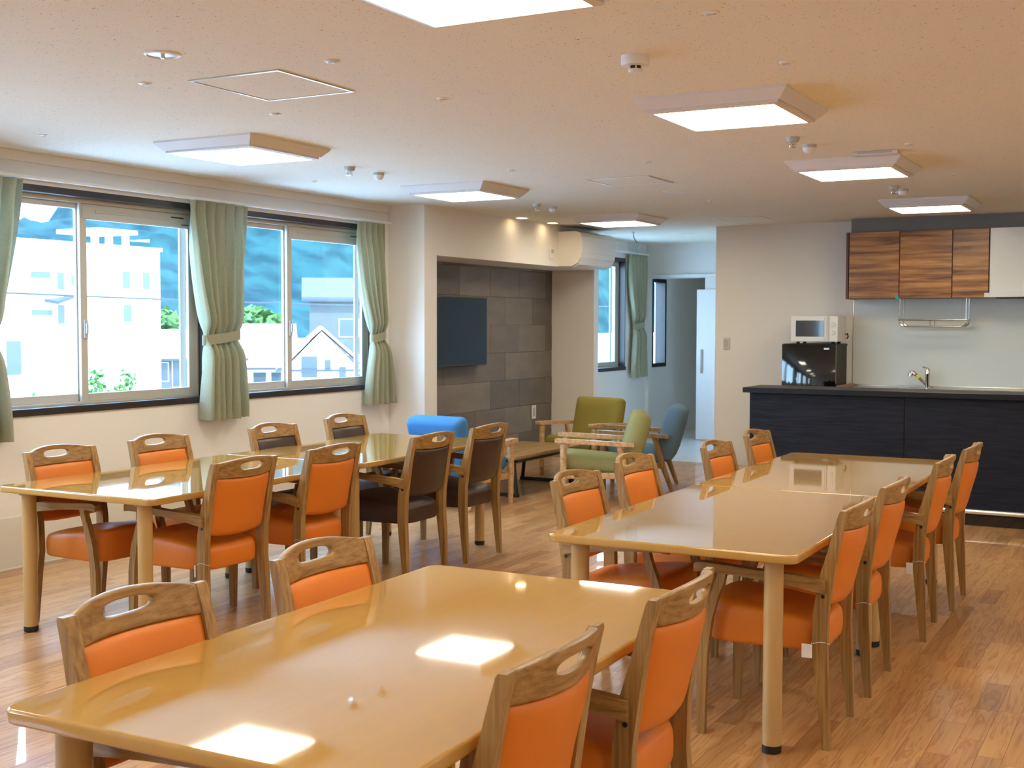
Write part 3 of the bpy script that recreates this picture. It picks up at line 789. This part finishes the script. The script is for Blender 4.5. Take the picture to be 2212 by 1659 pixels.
    for s, z in ((.94, .334), (.975, .336), (.992, .346), (1.0, .375), (1.0, .410), (.992, .432), (.972, .448), (.94, .457), (.88, .463), (.75, .468), (.55, .472), (.3, .475), (.08, .476)):
        rings.append(ring(s, z+0.0))
    ring_loft(bm, rings); P.append(('seat', bm, 'V', 0))
    return P
CH = []
for nm, bm, mt, s in chair_meshes():
    o = link(nm, bm, None, None, True, 35 if nm not in ('seat', 'back_pad') else 60); CH.append((o.data, nm, mt, s)); bpy.data.objects.remove(o)
bm = BM(); lathe(bm, [(.0065, 0), (.0065, .0015), (.003, .0015)], n=14)
bmesh.ops.rotate(bm, verts=bm.verts, cent=(0, 0, 0), matrix=Matrix.Rotation(pi/2, 3, 'Y')); o = link('bolt_hole', bm, 'black'); BOLT = o.data; bpy.data.objects.remove(o)
MESHV = {}
def dining_chair(x, y, face, label, color, group, ang=0.0, tagstyle=None):
    """face +1: looks towards +X, -1: towards -X"""
    t = thing('dining_chair', label, 'chair', (x, y, 0), (-pi/2 if face > 0 else pi/2)+radians(ang), group)
    for me, nm, mt, s in CH:
        m = color if mt == 'V' else mt
        key = (me.name, m)
        if key not in MESHV:
            mm = me.copy(); mm.materials.clear(); mm.materials.append(M[m]); MESHV[key] = mm
        o = bpy.data.objects.new(nm, MESHV[key]); C.objects.link(o); o.parent = t
        if nm == 'rear_leg':
            b = bpy.data.objects.new('bolt_hole', BOLT); C.objects.link(b); b.parent = o
            b.location = (s*(HX+.0178), -.212, .535); b.rotation_euler = (0, 0, 0 if s > 0 else pi)
    if tagstyle:
        s = tagstyle[0]; zz = .372; sx_ = s*HX; yy = post_y(zz)
        bm = BM(); pts = [(sx_+.024*cos(a), yy+.031*sin(a), zz+.006*sin(a*2+1)) for a in [2*pi*k/20 for k in range(21)]]
        tube(bm, pts, .0014, 6); link('tag_string', bm, 'string', t, True)
        if tagstyle[1]:
            w_, h_ = tagstyle[1]
            bm = BM(); x0 = sx_+s*.028
            box(bm, *sorted((x0, x0+s*.0012)), yy+.022, yy+.022+w_, zz-.008-h_, zz-.004)
            o = link('paper_tag', bm, 'paper', t); tag(o, 'blank white paper tag')
    return t
G1 = 'wooden armchairs around the dining tables'
O = 'orange dining chair, '
dining_chair(-1.827, 2.050, 1, O+'near end of the left side of the front table', 'orange', G1, 0)
dining_chair(-1.842, 2.771, 1, O+'far end of the left side of the front table', 'orange', G1, 0)
dining_chair(-1.345, 2.135, -1, O+'nearest to the viewer on the right side of the front table', 'orange', G1, 1)
dining_chair(-1.335, 2.815, -1, O+'second on the right side of the front table, armrest showing', 'orange', G1, 2)
dining_chair(-1.275, 4.384, -1, 'orange dining chair with a white paper tag on its leg, behind the right table leg', 'orange', G1, 2, (-1, (.036, .044)))
dining_chair(-1.280, 5.070, -1, 'orange dining chair, second from the front on the right side of the right tables', 'orange', G1, 1, (-1, None))
dining_chair(-1.252, 6.045, -1, 'tagged orange dining chair, third on the right side of the right-hand tables', 'orange', G1, 3, (-1, (.03, .05)))
dining_chair(-1.228, 6.765, -1, 'orange dining chair nearest the dark counter, last on the right side of the right tables', 'orange', G1, 1)
dining_chair(-1.935, 4.62, 1, 'orange dining chair at the near left corner of the right tables', 'orange', G1, 0)
dining_chair(-1.985, 5.36, 1, 'orange dining chair in front of the green armchair, left side of the right tables', 'orange', G1, 0)
dining_chair(-1.865, 6.19, 1, 'orange dining chair third on the left side of the right tables, before the kitchen wall', 'orange', G1, 0)
dining_chair(-1.885, 6.96, 1, 'orange dining chair in front of the left end of the dark counter', 'orange', G1, 0)
dining_chair(-4.665, 4.313, 1, 'orange dining chair on the window side at the near end of the left tables', 'orange', G1, 0)
dining_chair(-4.677, 5.005, 1, 'orange dining chair below the first window, second on the window side', 'orange', G1, 0)
dining_chair(-4.63, 5.92, 1, 'brown dining chair below the middle curtain on the window side', 'brown', G1, 0)
dining_chair(-4.705, 6.762, 1, 'brown dining chair below the second window on the window side', 'brown', G1, 0)
dining_chair(-4.085, 4.395, -1, 'orange dining chair, string on its leg, nearest on the aisle side of the left tables', 'orange', G1, 0, (-1, (.006, .05)))
dining_chair(-4.094, 5.098, -1, 'orange dining chair second on the aisle side of the left tables', 'orange', G1, 0, (-1, None))
dining_chair(-4.02, 5.93, -1, 'brown dining chair with its back to the aisle, next to the orange ones', 'brown', G1, 0)
dining_chair(-4.04, 6.62, -1, 'brown dining chair last on the aisle side, before the coffee table', 'brown', G1, 0)

# ------------------------------------------------------------------ dining tables
def dining_table(x, y, label, wx=.93, ly=1.60, rz=0.0, ins=(.105, .10), leg=.033):
    t = thing('dining_table', label, 'table', (x, y, 0), radians(rz), 'long honey coloured dining tables')
    bm = BM(); slab(bm, rrect(wx/2, ly/2, .038, 8), .669, .70, .007, 4); link('tabletop', bm, 'laminate', t, True, 30)
    for q in (-ly/2+.14, ly/2-.17):
        bm = BM(); box(bm, -wx/2+.16, wx/2-.16, q, q+.03, .645, .668); link('apron', bm, 'blackmatte', t)
    for sx_ in (-1, 1):
        for sy in (-1, 1):
            px, py = sx_*(wx/2-ins[0]), sy*(ly/2-ins[1])
            bm = BM(); lathe(bm, [(leg, .028), (leg, .655), (leg+.012, .656), (leg+.012, .668)], (px, py, 0), 28); l = link('leg', bm, 'maple', t, True)
            bm = BM(); lathe(bm, [(leg*.8, 0), (leg*1.0, .004), (leg*1.02, .028)], (px, py, 0), 28); link('rubber_foot', bm, 'black', l, True)
    return t
dining_table(-1.610, 2.475, 'long honey coloured table in the foreground', .925, 1.67, 1.0, (.10, .10), .037)
dining_table(-1.565, 4.775, 'honey coloured table, nearer of the right-hand pair, thick leg at its front corner', .93, 1.575, .1, (.10, .085))
dining_table(-1.570, 6.420, 'honey coloured table, farther of the right-hand pair, before the dark counter', .93, 1.70, .1, (.10, .085))
dining_table(-4.410, 4.690, 'honey coloured table, nearer of the left-hand pair, reflecting the window', .98, 1.585, .5, (.12, .085))
dining_table(-4.425, 6.290, 'honey coloured table, farther of the left-hand pair, between brown chairs', .98, 1.60, .5, (.12, .085))

# ------------------------------------------------------------------ bar counter
t = thing('bar_counter', 'dark bar counter with a steel foot rail in front of the kitchen', 'counter', (-1.4, 9.45, 0))
X0, X1 = -1.594, 1.9
bm = BM(); box(bm, -1.636, X1, -.06, .42, .928, .968, .002); link('counter_top', bm, 'countertop', t)
bm = BM(); box(bm, X0+.006, X1, .02, .36, .085, .928); link('carcass', bm, 'countertop', t)
e = [X0, -.397, .80, X1]
for a, b in zip(e, e[1:]):
    bm = BM(); box(bm, a+.006, b-.006, 0, .020, .088, .926, .0015, 1); link('front_panel', bm, 'darkwood', t)
    bm = BM(); box(bm, b-.006, b+.006, .012, .020, .088, .926); link('joint_strip', bm, 'black', t)
bm = BM(); box(bm, X0, X0+.006, .0, .36, .085, .928); link('end_panel', bm, 'darkwood', t)
bm = BM(); box(bm, X0+.03, X1, .03, .34, 0, .085); link('plinth', bm, 'black', t)
bm = BM(); tube(bm, [(X0+.06, -.03, .105), (X1-.1, -.03, .105)], .019, 14); link('foot_rail', bm, plain('polished_rail', (.80, .80, .76, 1), .22, metal=.85), t, True)
bm = BM(); box(bm, X0+.10, X1-.1, -.014, .03, .004, .080, .003); link('kick_board', bm, 'blackgloss', t)

# ------------------------------------------------------------------ kitchen run against the wall
bm = BM(); box(bm, -2.853, XR-.2, YK-.008, YK-.0005, .868, 1.715); tag(link('trim_3', bm, 'splash'), kind='structure')
bm = BM(); box(bm, -2.858, -2.850, YK-.012, YK-.0005, .868, 1.715, .001, 1); tag(link('trim_4', bm, 'alu'), kind='structure')
bm = BM(); box(bm, -2.822, XR, YK-.29, YK, 2.348, CEIL); tag(link('soffit_trim', bm, 'grey_wall'), kind='structure')
t = thing('sink_unit', 'kitchen base unit behind the bar counter with a wooden side board', 'kitchen unit', (-2.83, 11.70, 0))
bm = BM(); box(bm, -.030, -.006, 0, .625, 0, .885, .002); link('side_board', bm, 'board', t)
bm = BM(); box(bm, 0, 3.2, .03, .62, .08, .83); link('carcass', bm, 'white', t)
bm = BM(); box(bm, 0, 3.2, .07, .60, 0, .08); link('plinth', bm, 'black', t)
for k in range(4):
    bm = BM(); box(bm, .003+k*.8, .797+k*.8, .01, .03, .085, .828, .002); dr = link('door', bm, 'darkwood', t)
    bm = BM(); tube(bm, [(.25+k*.8, -.01, .79), (.55+k*.8, -.01, .79)], .005, 8); link('handle', bm, 'steel', dr, True)
bm = BM(); box(bm, -.003, 3.2, 0, .62, .832, .858, .003); box(bm, -.003, 3.2, .606, .621, .858, .876, .002); tag(link('worktop', bm, 'steel', t), 'stainless steel worktop')
# tap
t = thing('kitchen_tap', 'chrome kitchen tap with a slanted spray head, behind the bar counter', 'tap', (-2.115, 12.19, .8582))
bm = BM(); lathe(bm, [(.030, 0), (.030, .006), (.022, .012), (.021, .10), (.023, .13), (.024, .165), (.018, .178), (.004, .182)], n=24); link('body', bm, 'chrome', t, True)
bm = BM(); tube(bm, [(-.004, 0, .03), (-.03, -.004, .055), (-.07, -.01, .093), (-.115, -.015, .136)], [.015, .014, .0145, .017], 14); sp = link('spout', bm, plain('tap_grey_chrome', (.35, .34, .32, 1), .25, metal=.8), t, True)
bm = BM(); tube(bm, [(-.112, -.015, .136), (-.130, -.02, .150), (-.146, -.025, .148), (-.152, -.03, .128), (-.153, -.032, .112)], [.019, .022, .023, .023, .021], 14); link('spray_head', bm, 'chrome', t, True)
bm = BM(); tube(bm, [(-.075, -.0105, .098), (-.100, -.0135, .122)], .0182, 12); link('label_band', bm, 'yellow', sp, True)
bm = BM(); tube(bm, [(.012, .004, .176), (-.01, -.01, .196), (-.042, -.03, .204)], [.012, .008, .006], 10); link('lever', bm, 'chrome', t, True)
# wall cabinets
def cabinet(x0, x1, label, first=False):
    t = thing('wall_cabinet', label, 'cabinet', (x0, 11.96, 1.715), 0, 'walnut wall cabinets')
    w_ = x1-x0
    bm = BM(); box(bm, .001, w_-.001, .022, .368, 0.0, .630); link('carcass', bm, 'walnut_side', t)
    bm = BM(); box(bm, .004, w_-.004, 0, .020, .001, .631, .0015, 1); link('door', bm, 'walnut', t)
    if first:
        bm = BM(); box(bm, -.026, -.002, -.004, .368, -.004, .634, .001, 1); link('end_panel', bm, 'walnut_side', t)
cabinet(-2.824, -2.350, 'walnut wall cabinet at the left end, with a teal mark below its corner', True)
cabinet(-2.350, -1.874, 'middle walnut wall cabinet, above the hanging dish rack')
cabinet(-1.874, -1.553, 'narrow walnut wall cabinet beside the white range hood')
t = thing('tape_mark', 'small teal tape tab under the left walnut cabinet', 'tape', (-2.365, 11.958, 1.712))
bm = BM(); box(bm, -.016, .016, -.002, -.0005, -.014, .024, .0004, 1); box(bm, -.016, .016, -.0005, .03, -.0035, -.0025); link('tab', bm, 'teal', t)
t = thing('range_hood', 'white range hood at the right edge beside the walnut cabinets', 'range hood', (-1.545, 11.94, 1.717))
bm = BM(); box(bm, 0, .80, .005, .385, .035, .632, .003); link('body', bm, 'hood', t)
bm = BM(); box(bm, -.036, .84, -.05, .385, 0, .040, .004); link('lip', bm, 'hood', t)
bm = BM(); box(bm, .05, .75, .02, .36, -.008, -.0005); link('filter', bm, 'blackmetal', t)
t = thing('dish_rack', 'hanging steel wire dish rack under the middle wall cabinet', 'dish rack', (-2.047, 12.10, 1.714))
for y in (-.10, .07):
    bm = BM(); w_ = .300
    pts = [(-w_, y, 0), (-w_, y, -.21)] + [(-w_+.05*(1-cos(a)), y, -.215-.05*sin(a)) for a in [pi/2*k/5 for k in range(1, 6)]]
    pts += [(-p[0], p[1], p[2]) for p in pts[::-1]]
    tube(bm, pts, .0075, 8); link('hoop', bm, 'steel', t, True)
for y in (-.108, .078):
    bm = BM(); tube(bm, [(-.312, y, -.203), (.312, y, -.203)], .008, 8); link('rail', bm, 'steel', t, True)
for x_, z_ in ((-.306, -.203), (.306, -.203)):
    bm = BM(); tube(bm, [(x_, -.108, z_), (x_, .078, z_)], .005, 8); link('cross_bar', bm, 'steel', t, True)
for y in (-.06, -.015, .03):
    bm = BM(); tube(bm, [(-.24, y, -.262), (.24, y, -.262)], .0035, 6); link('shelf_wire', bm, 'steel', t, True)
for x_ in (-.02, .02):
    bm = BM(); tube(bm, [(x_, -.10, -.205), (x_, -.10, -.262)], .005, 6); link('divider', bm, 'steel', t, True)
# fridge and microwave
t = thing('fridge', 'black fridge standing left of the sink, microwave on top', 'fridge', (-3.165, 11.80, 0))
bm = BM(); box(bm, -.258, .258, .062, .49, .01, 1.262, .006); box(bm, -.262, .262, .05, .50, 1.255, 1.278, .008); link('cabinet', bm, 'blackmatte', t)
bm = BM()
def door_ring(z, s=1.0): return [(-.262, .055, z)] + [(-.262+.524*k/14, .055-s*(.030+.028*sin(pi*k/14)), z) for k in range(15)] + [(.262, .055, z)]
ring_loft(bm, [door_ring(.50, .9), door_ring(.51), door_ring(1.262), door_ring(1.274, .85)]); dr = link('door', bm, 'blackgloss', t, True, 40)
bm = BM(); ring_loft(bm, [door_ring(.03, .9), door_ring(.04), door_ring(.485), door_ring(.495, .9)]); link('door', bm, 'blackgloss', t, True, 40)
bm = BM(); box(bm, .150, .205, .004, .012, 1.222, 1.242, .003); link('badge', bm, 'steel', dr)
t = thing('microwave', 'white microwave with two dials, on top of the black fridge', 'microwave', (-3.118, 11.84, 1.278))
bm = BM(); box(bm, -.228, .226, .018, .34, .022, .270, .006); link('case', bm, 'white', t)
bm = BM(); box(bm, -.228, .140, 0, .018, .022, .270, .004); dr = link('door', bm, 'white', t)
bm = BM(); box(bm, -.180, .092, -.0025, .0, .070, .226, .001, 1); link('door_window', bm, 'blackgloss', dr)
bm = BM(); box(bm, .102, .126, -.016, .0, .045, .262, .006); link('handle', bm, 'white', dr)
bm = BM(); box(bm, .144, .226, 0, .018, .022, .270, .004); cp = link('control_panel', bm, 'white', t)
for z in (.110, .188):
    bm = BM()
    ring_loft(bm, [circ((.183, -.0005, z), .025, 20, 1), circ((.183, -.014, z), .022, 20, 1)]); box(bm, .180, .186, -.020, -.013, z-.020, z+.020, .001, 1); link('dial', bm, 'white', cp, True)
for x_ in (-.17, .17):
    for y in (.05, .29):
        bm = BM(); lathe(bm, [(.016, 0), (.018, .022)], (x_, y, 0), 14); link('foot', bm, 'black', t, True)
bm = BM(); tube(bm, [(.226, .30, .09), (.245, .31, .10), (.250, .33, .07), (.235, .345, .05)], .007, 8); link('power_cord', bm, 'ext_dark', t, True)
# switches, sockets
t = thing('wall_switch', 'white wall switch plate beside the passage to the hallway', 'switch', (-4.163, YK-.001, 1.265))
bm = BM(); box(bm, -.036, .036, -.008, 0, -.062, .062, .003); link('plate', bm, plain('switch_plate', (.60, .55, .48, 1), .4), t)
bm = BM(); box(bm, -.020, .020, -.012, -.008, -.040, .040, .002); link('rocker', bm, 'grey_plastic', t)
t = thing('wall_socket', 'white socket plate low on the grey stone wall', 'socket', (-6.2145, 11.90, .50))
bm = BM(); box(bm, 0, .008, -.05, .05, -.075, .075, .003); link('plate', bm, 'white', t)
bm = BM(); box(bm, .008, .010, -.022, .022, -.045, .045, .001); link('outlet', bm, 'grey_plastic', t)
t = thing('remote_holder', 'small white controller on the wall beside the air conditioner', 'remote control', (XN, 11.30, 2.19))
bm = BM(); box(bm, .0005, .016, -.045, .045, -.055, .055, .003); link('case', bm, 'white', t)
bm = BM(); box(bm, .016, .018, -.032, .032, .0, .04); link('display', bm, 'grey_plastic', t)

# air conditioner above the right end of the niche
t = thing('air_conditioner', 'white air conditioner above the right end of the stone niche', 'air conditioner', (XN, 11.88, 2.065))
prof = [(.0005, .355), (.0005, .0), (.16, -.002), (.225, .030), (.262, .085), (.272, .15), (.272, .30), (.255, .338), (.215, .355)]
bm = BM(); ring_loft(bm, [[(a, y, b) for a, b in prof] for y in (-.43, -.425, .425, .43)]); link('body', bm, 'ac', t)
bm = BM(); box(bm, .272, .277, -.425, .425, .135, .300, .002); link('front_cover', bm, 'ac', t)
bm = BM(); ring_loft(bm, [[(.155, y, -.006), (.225, y, .022), (.258, y, .075), (.263, y, .070), (.232, y, .014), (.16, y, -.014)] for y in (-.40, .40)]); link('louvre', bm, 'white', t)
bm = BM(); box(bm, .020, .21, -.42, .42, .355, .358); link('top_grille', bm, 'blackmatte', t)
# television
t = thing('television', 'black flat television on the grey stone wall of the niche', 'television', (-6.125, 10.10, 1.39))
bm = BM(); box(bm, -.02, .022, -.58, .58, -.335, .335, .006); link('cabinet', bm, 'blackmatte', t)
bm = BM(); box(bm, .022, .025, -.565, .565, -.315, .322, .001, 1); link('screen', bm, 'screen', t)
bm = BM(); box(bm, -.0885, -.02, -.2, .2, -.15, .15, .004); link('wall_mount', bm, 'blackmetal', t)

# ------------------------------------------------------------------ lounge
def lounge_chair(x, y, rz, label, fab, mat_name='beech'):
    t = thing('lounge_armchair', label, 'armchair', (x, y, 0), radians(rz), 'wooden lounge armchairs')
    # faces local +y
    for s in (-1, 1):
        bm = BM(); tube(bm, [(s*.295, .27, 0), (s*.295, .275, .25), (s*.292, .275, .49)], [.020, .028, .028], 10); link('front_leg', bm, mat_name, t, True)
        bm = BM(); tube(bm, [(s*.275, -.33, 0), (s*.283, -.24, .25), (s*.290, -.17, .50)], [.018, .027, .024], 10); link('rear_leg', bm, mat_name, t, True)
        bm = BM(); A = [(-.30, .300, .483, .055, .030), (-.1, .302, .493, .070, .034), (.15, .300, .506, .078, .034), (.33, .296, .513, .070, .032), (.345, .296, .513, .055, .022)]
        ring_loft(bm, [[(s*x_-wx/2, yy, z-h/2), (s*x_+wx/2, yy, z-h/2), (s*x_+wx/2, yy, z+h/2), (s*x_-wx/2, yy, z+h/2)] for yy, x_, z, wx, h in A]); bev(bm, .007, 2); link('armrest', bm, mat_name, t, True)
        bm = BM(); box(bm, s*.278-.011, s*.278+.011, -.24, .27, .20, .25, .004); link('side_rail', bm, mat_name, t)
    bm = BM(); box(bm, -.28, .28, .255, .28, .19, .25, .004); link('front_rail', bm, mat_name, t)
    def cushion(w_, d, h, e=.035):
        bm = BM(); rings = []
        for k in range(7):
            a = -pi/2+pi*k/6; s_ = e*(1-cos(a)); zz = h/2*sin(a)
            rings.append([(x_*(1-s_/w_), y_*(1-s_/d), zz) for x_, y_ in rrect(w_, d, .04, 5)])
        rings = [[(x_*.5, y_*.5, -h/2-.004) for x_, y_ in rrect(w_, d, .04, 5)]]+rings+[[(x_*.5, y_*.5, h/2+.012) for x_, y_ in rrect(w_, d, .04, 5)]]
        ring_loft(bm, rings); return bm
    bm = cushion(.262, .27, .13); bmesh.ops.transform(bm, matrix=Matrix.Translation((0, .02, .315)) @ Matrix.Rotation(radians(5), 4, 'X'), verts=bm.verts); link('seat_cushion', bm, fab, t, True, 70)
    bm = cushion(.262, .245, .17, .045); bmesh.ops.transform(bm, matrix=Matrix.Translation((0, -.305, .50)) @ Matrix.Rotation(radians(90+16), 4, 'X'), verts=bm.verts); link('back_cushion', bm, fab, t, True, 70)
    return t
def face(dx, dy): return math.degrees(math.atan2(dy, dx))-90
lounge_chair(-5.10, 8.52, face(.05, 1), 'bright blue lounge armchair behind the brown dining chairs', 'blue_fabric')
lounge_chair(-5.08, 10.76, face(-.10, -1), 'olive green armchair facing the viewer, right of the stone niche', 'green_fabric')
lounge_chair(-4.28, 9.36, face(-.9, -.40), 'sage green armchair seen from its side, facing the coffee table', 'sage_fabric')
lounge_chair(-4.28, 10.24, face(-.95, -.28), 'slate blue armchair with its back to the hallway', 'slate_fabric', 'oak_z')
t = thing('coffee_table', 'low wooden coffee table on black metal legs in the lounge', 'table', (-5.16, 9.62, 0))
bm = BM(); slab(bm, rrect(.31, .62, .02), .325, .355, .004, 3); link('tabletop', bm, 'coffee_top', t, True, 30)
bm = BM(); box(bm, -.28, .28, -.57, .57, .295, .3245); link('under_frame', bm, 'blackmetal', t)
for sx_ in (-1, 1):
    for sy in (-1, 1):
        bm = BM(); tube(bm, [(sx_*.26, sy*.54, 0.012), (sx_*.20, sy*.48, .296)], .018, 8); link('leg', bm, 'blackmetal', t, True)
for sy in (-1, 1):
    bm = BM(); box(bm, -.28, .28, sy*.54-.016, sy*.54+.016, 0, .030, .003); link('foot_bar', bm, 'blackmetal', t)

# ------------------------------------------------------------------ outside
GZ = -5.0
bm = BM(); box(bm, -400, -6.6, -200, 600, GZ-.5, GZ); tag(link('ground', bm, 'ext_ground'), kind='structure')
# wooded hill
bm = BM(); g = []
rh = random.Random(5)
NX, NY = 24, 220
def ridge(y):
    # height of the ridge along its length
    pts = [(-400, 26), (250, 30), (400, 44), (440, 53), (456, 54), (462, 60), (470, 65), (500, 80), (560, 105), (650, 128), (800, 150), (1200, 150), (1500, 140)]
    for (a, h0), (b, h1) in zip(pts, pts[1:]):
        if y <= b: return h0+(h1-h0)*(y-a)/(b-a)
    return 160
for i in range(NX+1):
    row = []
    for j in range(NY+1):
        y = -300+1700*j/NY; u = i/NX
        x = -330-200*u
        h = ridge(y)*min(1, (sin(u*pi*.5))**.9)+rh.uniform(-2.2, 2.2)*min(1, u*5)
        row.append(bm.verts.new((x, y, max(GZ-1, 1.5+h if u > .5 else GZ+h))))
    g.append(row)
for i in range(NX):
    for j in range(NY): bm.faces.new((g[i][j], g[i][j+1], g[i+1][j+1], g[i+1][j]))
tag(link('hills', bm, 'hill', None, True, 180), kind='structure')
# white apartment building
def building(name, label, cat, loc, sx_, sy, h, wins, rz=0, wall='ext_white'):
    """front face is local +x at x=0; y to the right of the viewer; windows (y,z,w,h)"""
    t = thing(name, label, cat, loc, rz)
    bm = BM(); box(bm, -sx_, 0, 0, sy, 0, h); link('walls', bm, wall, t)
    for (y, z, w_, h_) in wins:
        bm = BM(); box(bm, .0, .06, y-.06, y+w_+.06, z-.06, z+h_+.06); f = link('window', bm, wall, t)
        bm = BM(); box(bm, .061, .075, y, y+w_, z, z+h_); link('pane', bm, 'ext_glass', f)
    return t
b = building('apartment_building', 'white flat-roofed apartment building outside the near window', 'building', (-46, 26.0, GZ), 12, 20.7, 10.1,
             [(18.1, 8.15, .5, .85), (19.45, 8.15, .5, .85), (18.15, 6.50, .55, .85), (11.2, 4.10, .8, 1.55), (12.6, 8.50, 1.1, .3), (12.6, 6.80, 1.2, .25), (14.1, 8.00, .4, .8), (14.9, 8.20, .4, .5), (14.1, 6.40, .4, .9), (15.2, 6.60, .4, .6)])
bm = BM(); box(bm, -12.1, .1, -.1, 20.8, 10.1, 10.26); link('roof_edge', bm, 'ext_white', b)
bm = BM(); box(bm, -3.5, -.5, 17.2, 19.7, 10.9, 11.1); link('roof_canopy', bm, 'ext_white', b)
for yy in (17.3, 18.2, 19.3):
    bm = BM(); box(bm, -1.2, -.9, yy, yy+.22, 10.26, 10.9); link('canopy_post', bm, 'ext_white', b)
bm = BM(); ring_loft(bm, [[(0, y, 7.4), (0, y, 7.55), (.9, y, 7.45+(y-13.4)*.3), (.9, y, 7.3+(y-13.4)*.3)] for y in (13.4, 14.4)]); link('awning', bm, 'ext_dark', b)
def house(label, loc, sx_, sy, h, rh_, wins, rz=0, axis='y', roof='ext_roof', wall='ext_white'):
    t = thing('house', label, 'house', loc, rz)
    bm = BM(); box(bm, -sx_, 0, 0, sy, 0, h); link('walls', bm, wall, t)
    bm = BM(); o = .5
    if axis == 'y':
        P_ = [(-sx_-o, h-.05), (-sx_/2, h+rh_), (o, h-.05), (o, h+.14), (-sx_/2, h+rh_+.2), (-sx_-o, h+.14)]
        ring_loft(bm, [[(a, y, b_) for a, b_ in P_] for y in (-o, sy+o)])
        bm2 = BM(); ring_loft(bm2, [[(-sx_, y, h), (-sx_/2, y, h+rh_-.1), (0, y, h)] for y in (.0, sy)])
    else:
        P_ = [(-o, h-.05), (sy/2, h+rh_), (sy+o, h-.05), (sy+o, h+.14), (sy/2, h+rh_+.2), (-o, h+.14)]
        ring_loft(bm, [[(x_, a, b_) for a, b_ in P_] for x_ in (-sx_-o, o)])
        bm2 = BM(); ring_loft(bm2, [[(x_, 0, h), (x_, sy/2, h+rh_-.1), (x_, sy, h)] for x_ in (-sx_, 0)])
    link('roof', bm, roof, t); link('gable', bm2, wall, t)
    bm = BM(); box(bm, .42, .56, -o, sy+o, h-.16, h-.02); link('gutter', bm, 'ext_dark', t)
    for (y, z, w_, h_) in wins:
        bm = BM(); box(bm, 0, .06, y-.05, y+w_+.05, z-.05, z+h_+.05); f = link('window', bm, 'ext_grey', t)
        bm = BM(); box(bm, .061, .075, y, y+w_, z, z+h_); link('pane', bm, 'ext_glass', f)
    return t
house('low house with a pale tiled roof right of the white building', (-60, 59.7, GZ), 8, 6.0, 4.1, 1.7, [(.5, 2.6, .8, 1.2), (1.6, 2.2, 1.0, 1.8), (4.0, 2.6, 1.2, 1.2)], radians(-44.8), wall='ext_shaded')
house('house with a broad pale roof outside the second window', (-66.8, 74.5, GZ), 10, 5.6, 2.9, 3.3, [(2.4, 1.6, 1.0, .9), (3.8, 1.6, .8, .9)], radians(-48))
house('two-storey house with dark eaves, right half of the second window', (-49.2, 63.1, GZ), 7, 7.0, 8.0, 1.3, [(1.9, 5.6, 1.2, 1.1), (4.6, 5.6, 1.2, 1.1), (1.9, 3.2, 1.2, 1.2)], radians(-52), roof='ext_shaded', wall='ext_shaded')
house('gabled white house in front of the two-storey one', (-44.1, 54.3, GZ), 4, 4.1, 3.9, 2.2, [(.9, 3.4, .9, 1.2), (2.2, 3.8, .35, .6), (3.0, 3.4, .4, .6), (.5, 2.2, .4, .7), (2.9, 2.2, .4, .7)], radians(-50.7), 'x')
for k, (label, x, y, r, hgt) in enumerate((('bright green shrub strip at the foot of the white building', -33, 26.2, .7, 4.2), ('bright green bush at the near window, left part', -33, 27.8, .75, 4.3), ('bright green bush below the near window, next to the wall', -33, 29.4, .7, 4.2),
        ('grey green hedge bush before the white building, left one', -40, 36.9, .7, 4.6), ('grey green hedge bush before the white building, right one', -40, 38.6, .7, 4.5), ('round bush beside the low tiled house', -22.6, 22.6, .5, 4.5),
        ('light green tree right of the white building', -93, 95.4, 3.6, 8.2), ('light green tree behind the broad pale roof', -93, 109, 3.8, 8.4))):
    rb = random.Random(20+k); t = thing('bush' if hgt < 4 else 'tree', label, 'bush' if hgt < 4 else 'tree', (x, y, GZ))
    bm = BM(); n = 260
    for q in range(n):
        a, ph_, rad = rb.uniform(0, 2*pi), math.acos(rb.uniform(-.6, 1)), rb.uniform(.75, 1.0)
        c_ = Vector((r*rad*sin(ph_)*cos(a), r*rad*sin(ph_)*sin(a), hgt*.45+hgt*.55*rad*cos(ph_)))
        s_ = r*.20*rb.uniform(.7, 1.3); u = Vector((rb.gauss(0, 1), rb.gauss(0, 1), rb.gauss(0, 1))).normalized(); v = u.orthogonal().normalized(); w3 = u.cross(v)
        vs = [bm.verts.new(c_+s_*p) for p in (u, v*.6, -u, -v*.6)]; bm.faces.new(vs)
        vs = [bm.verts.new(c_+s_*p) for p in (u, w3*.6, -u, -w3*.6)]; bm.faces.new(vs)
    link('foliage', bm, 'ext_leaf', t)
    bm = BM(); tube(bm, [(0, 0, 0), (0, 0, hgt*.6)], [.12*r, .06*r], 8); link('trunk', bm, 'board', t)
for label, pts in (('power line crossing the view outside the windows', [(-26, 8, 2.5), (-26, 34, 1.75), (-26, 60, 2.4)]),):
    t = thing('power_line', label, 'cable', pts[0]); bm = BM()
    a, b_, c_ = (Vector(p)-Vector(pts[0]) for p in pts)
    tube(bm, [tuple((1-s)**2*a+2*s*(1-s)*b_+s*s*c_) for s in [q/16 for q in range(17)]], .03, 6); link('wire', bm, 'cable', t)
    for p in (pts[0], pts[-1]):
        q = Vector(p)-Vector(pts[0]); bm = BM(); tube(bm, [(q.x, q.y, GZ-pts[0][2]), (q.x, q.y, q.z+.5)], .14, 10); link('pole', bm, 'ext_grey', t)
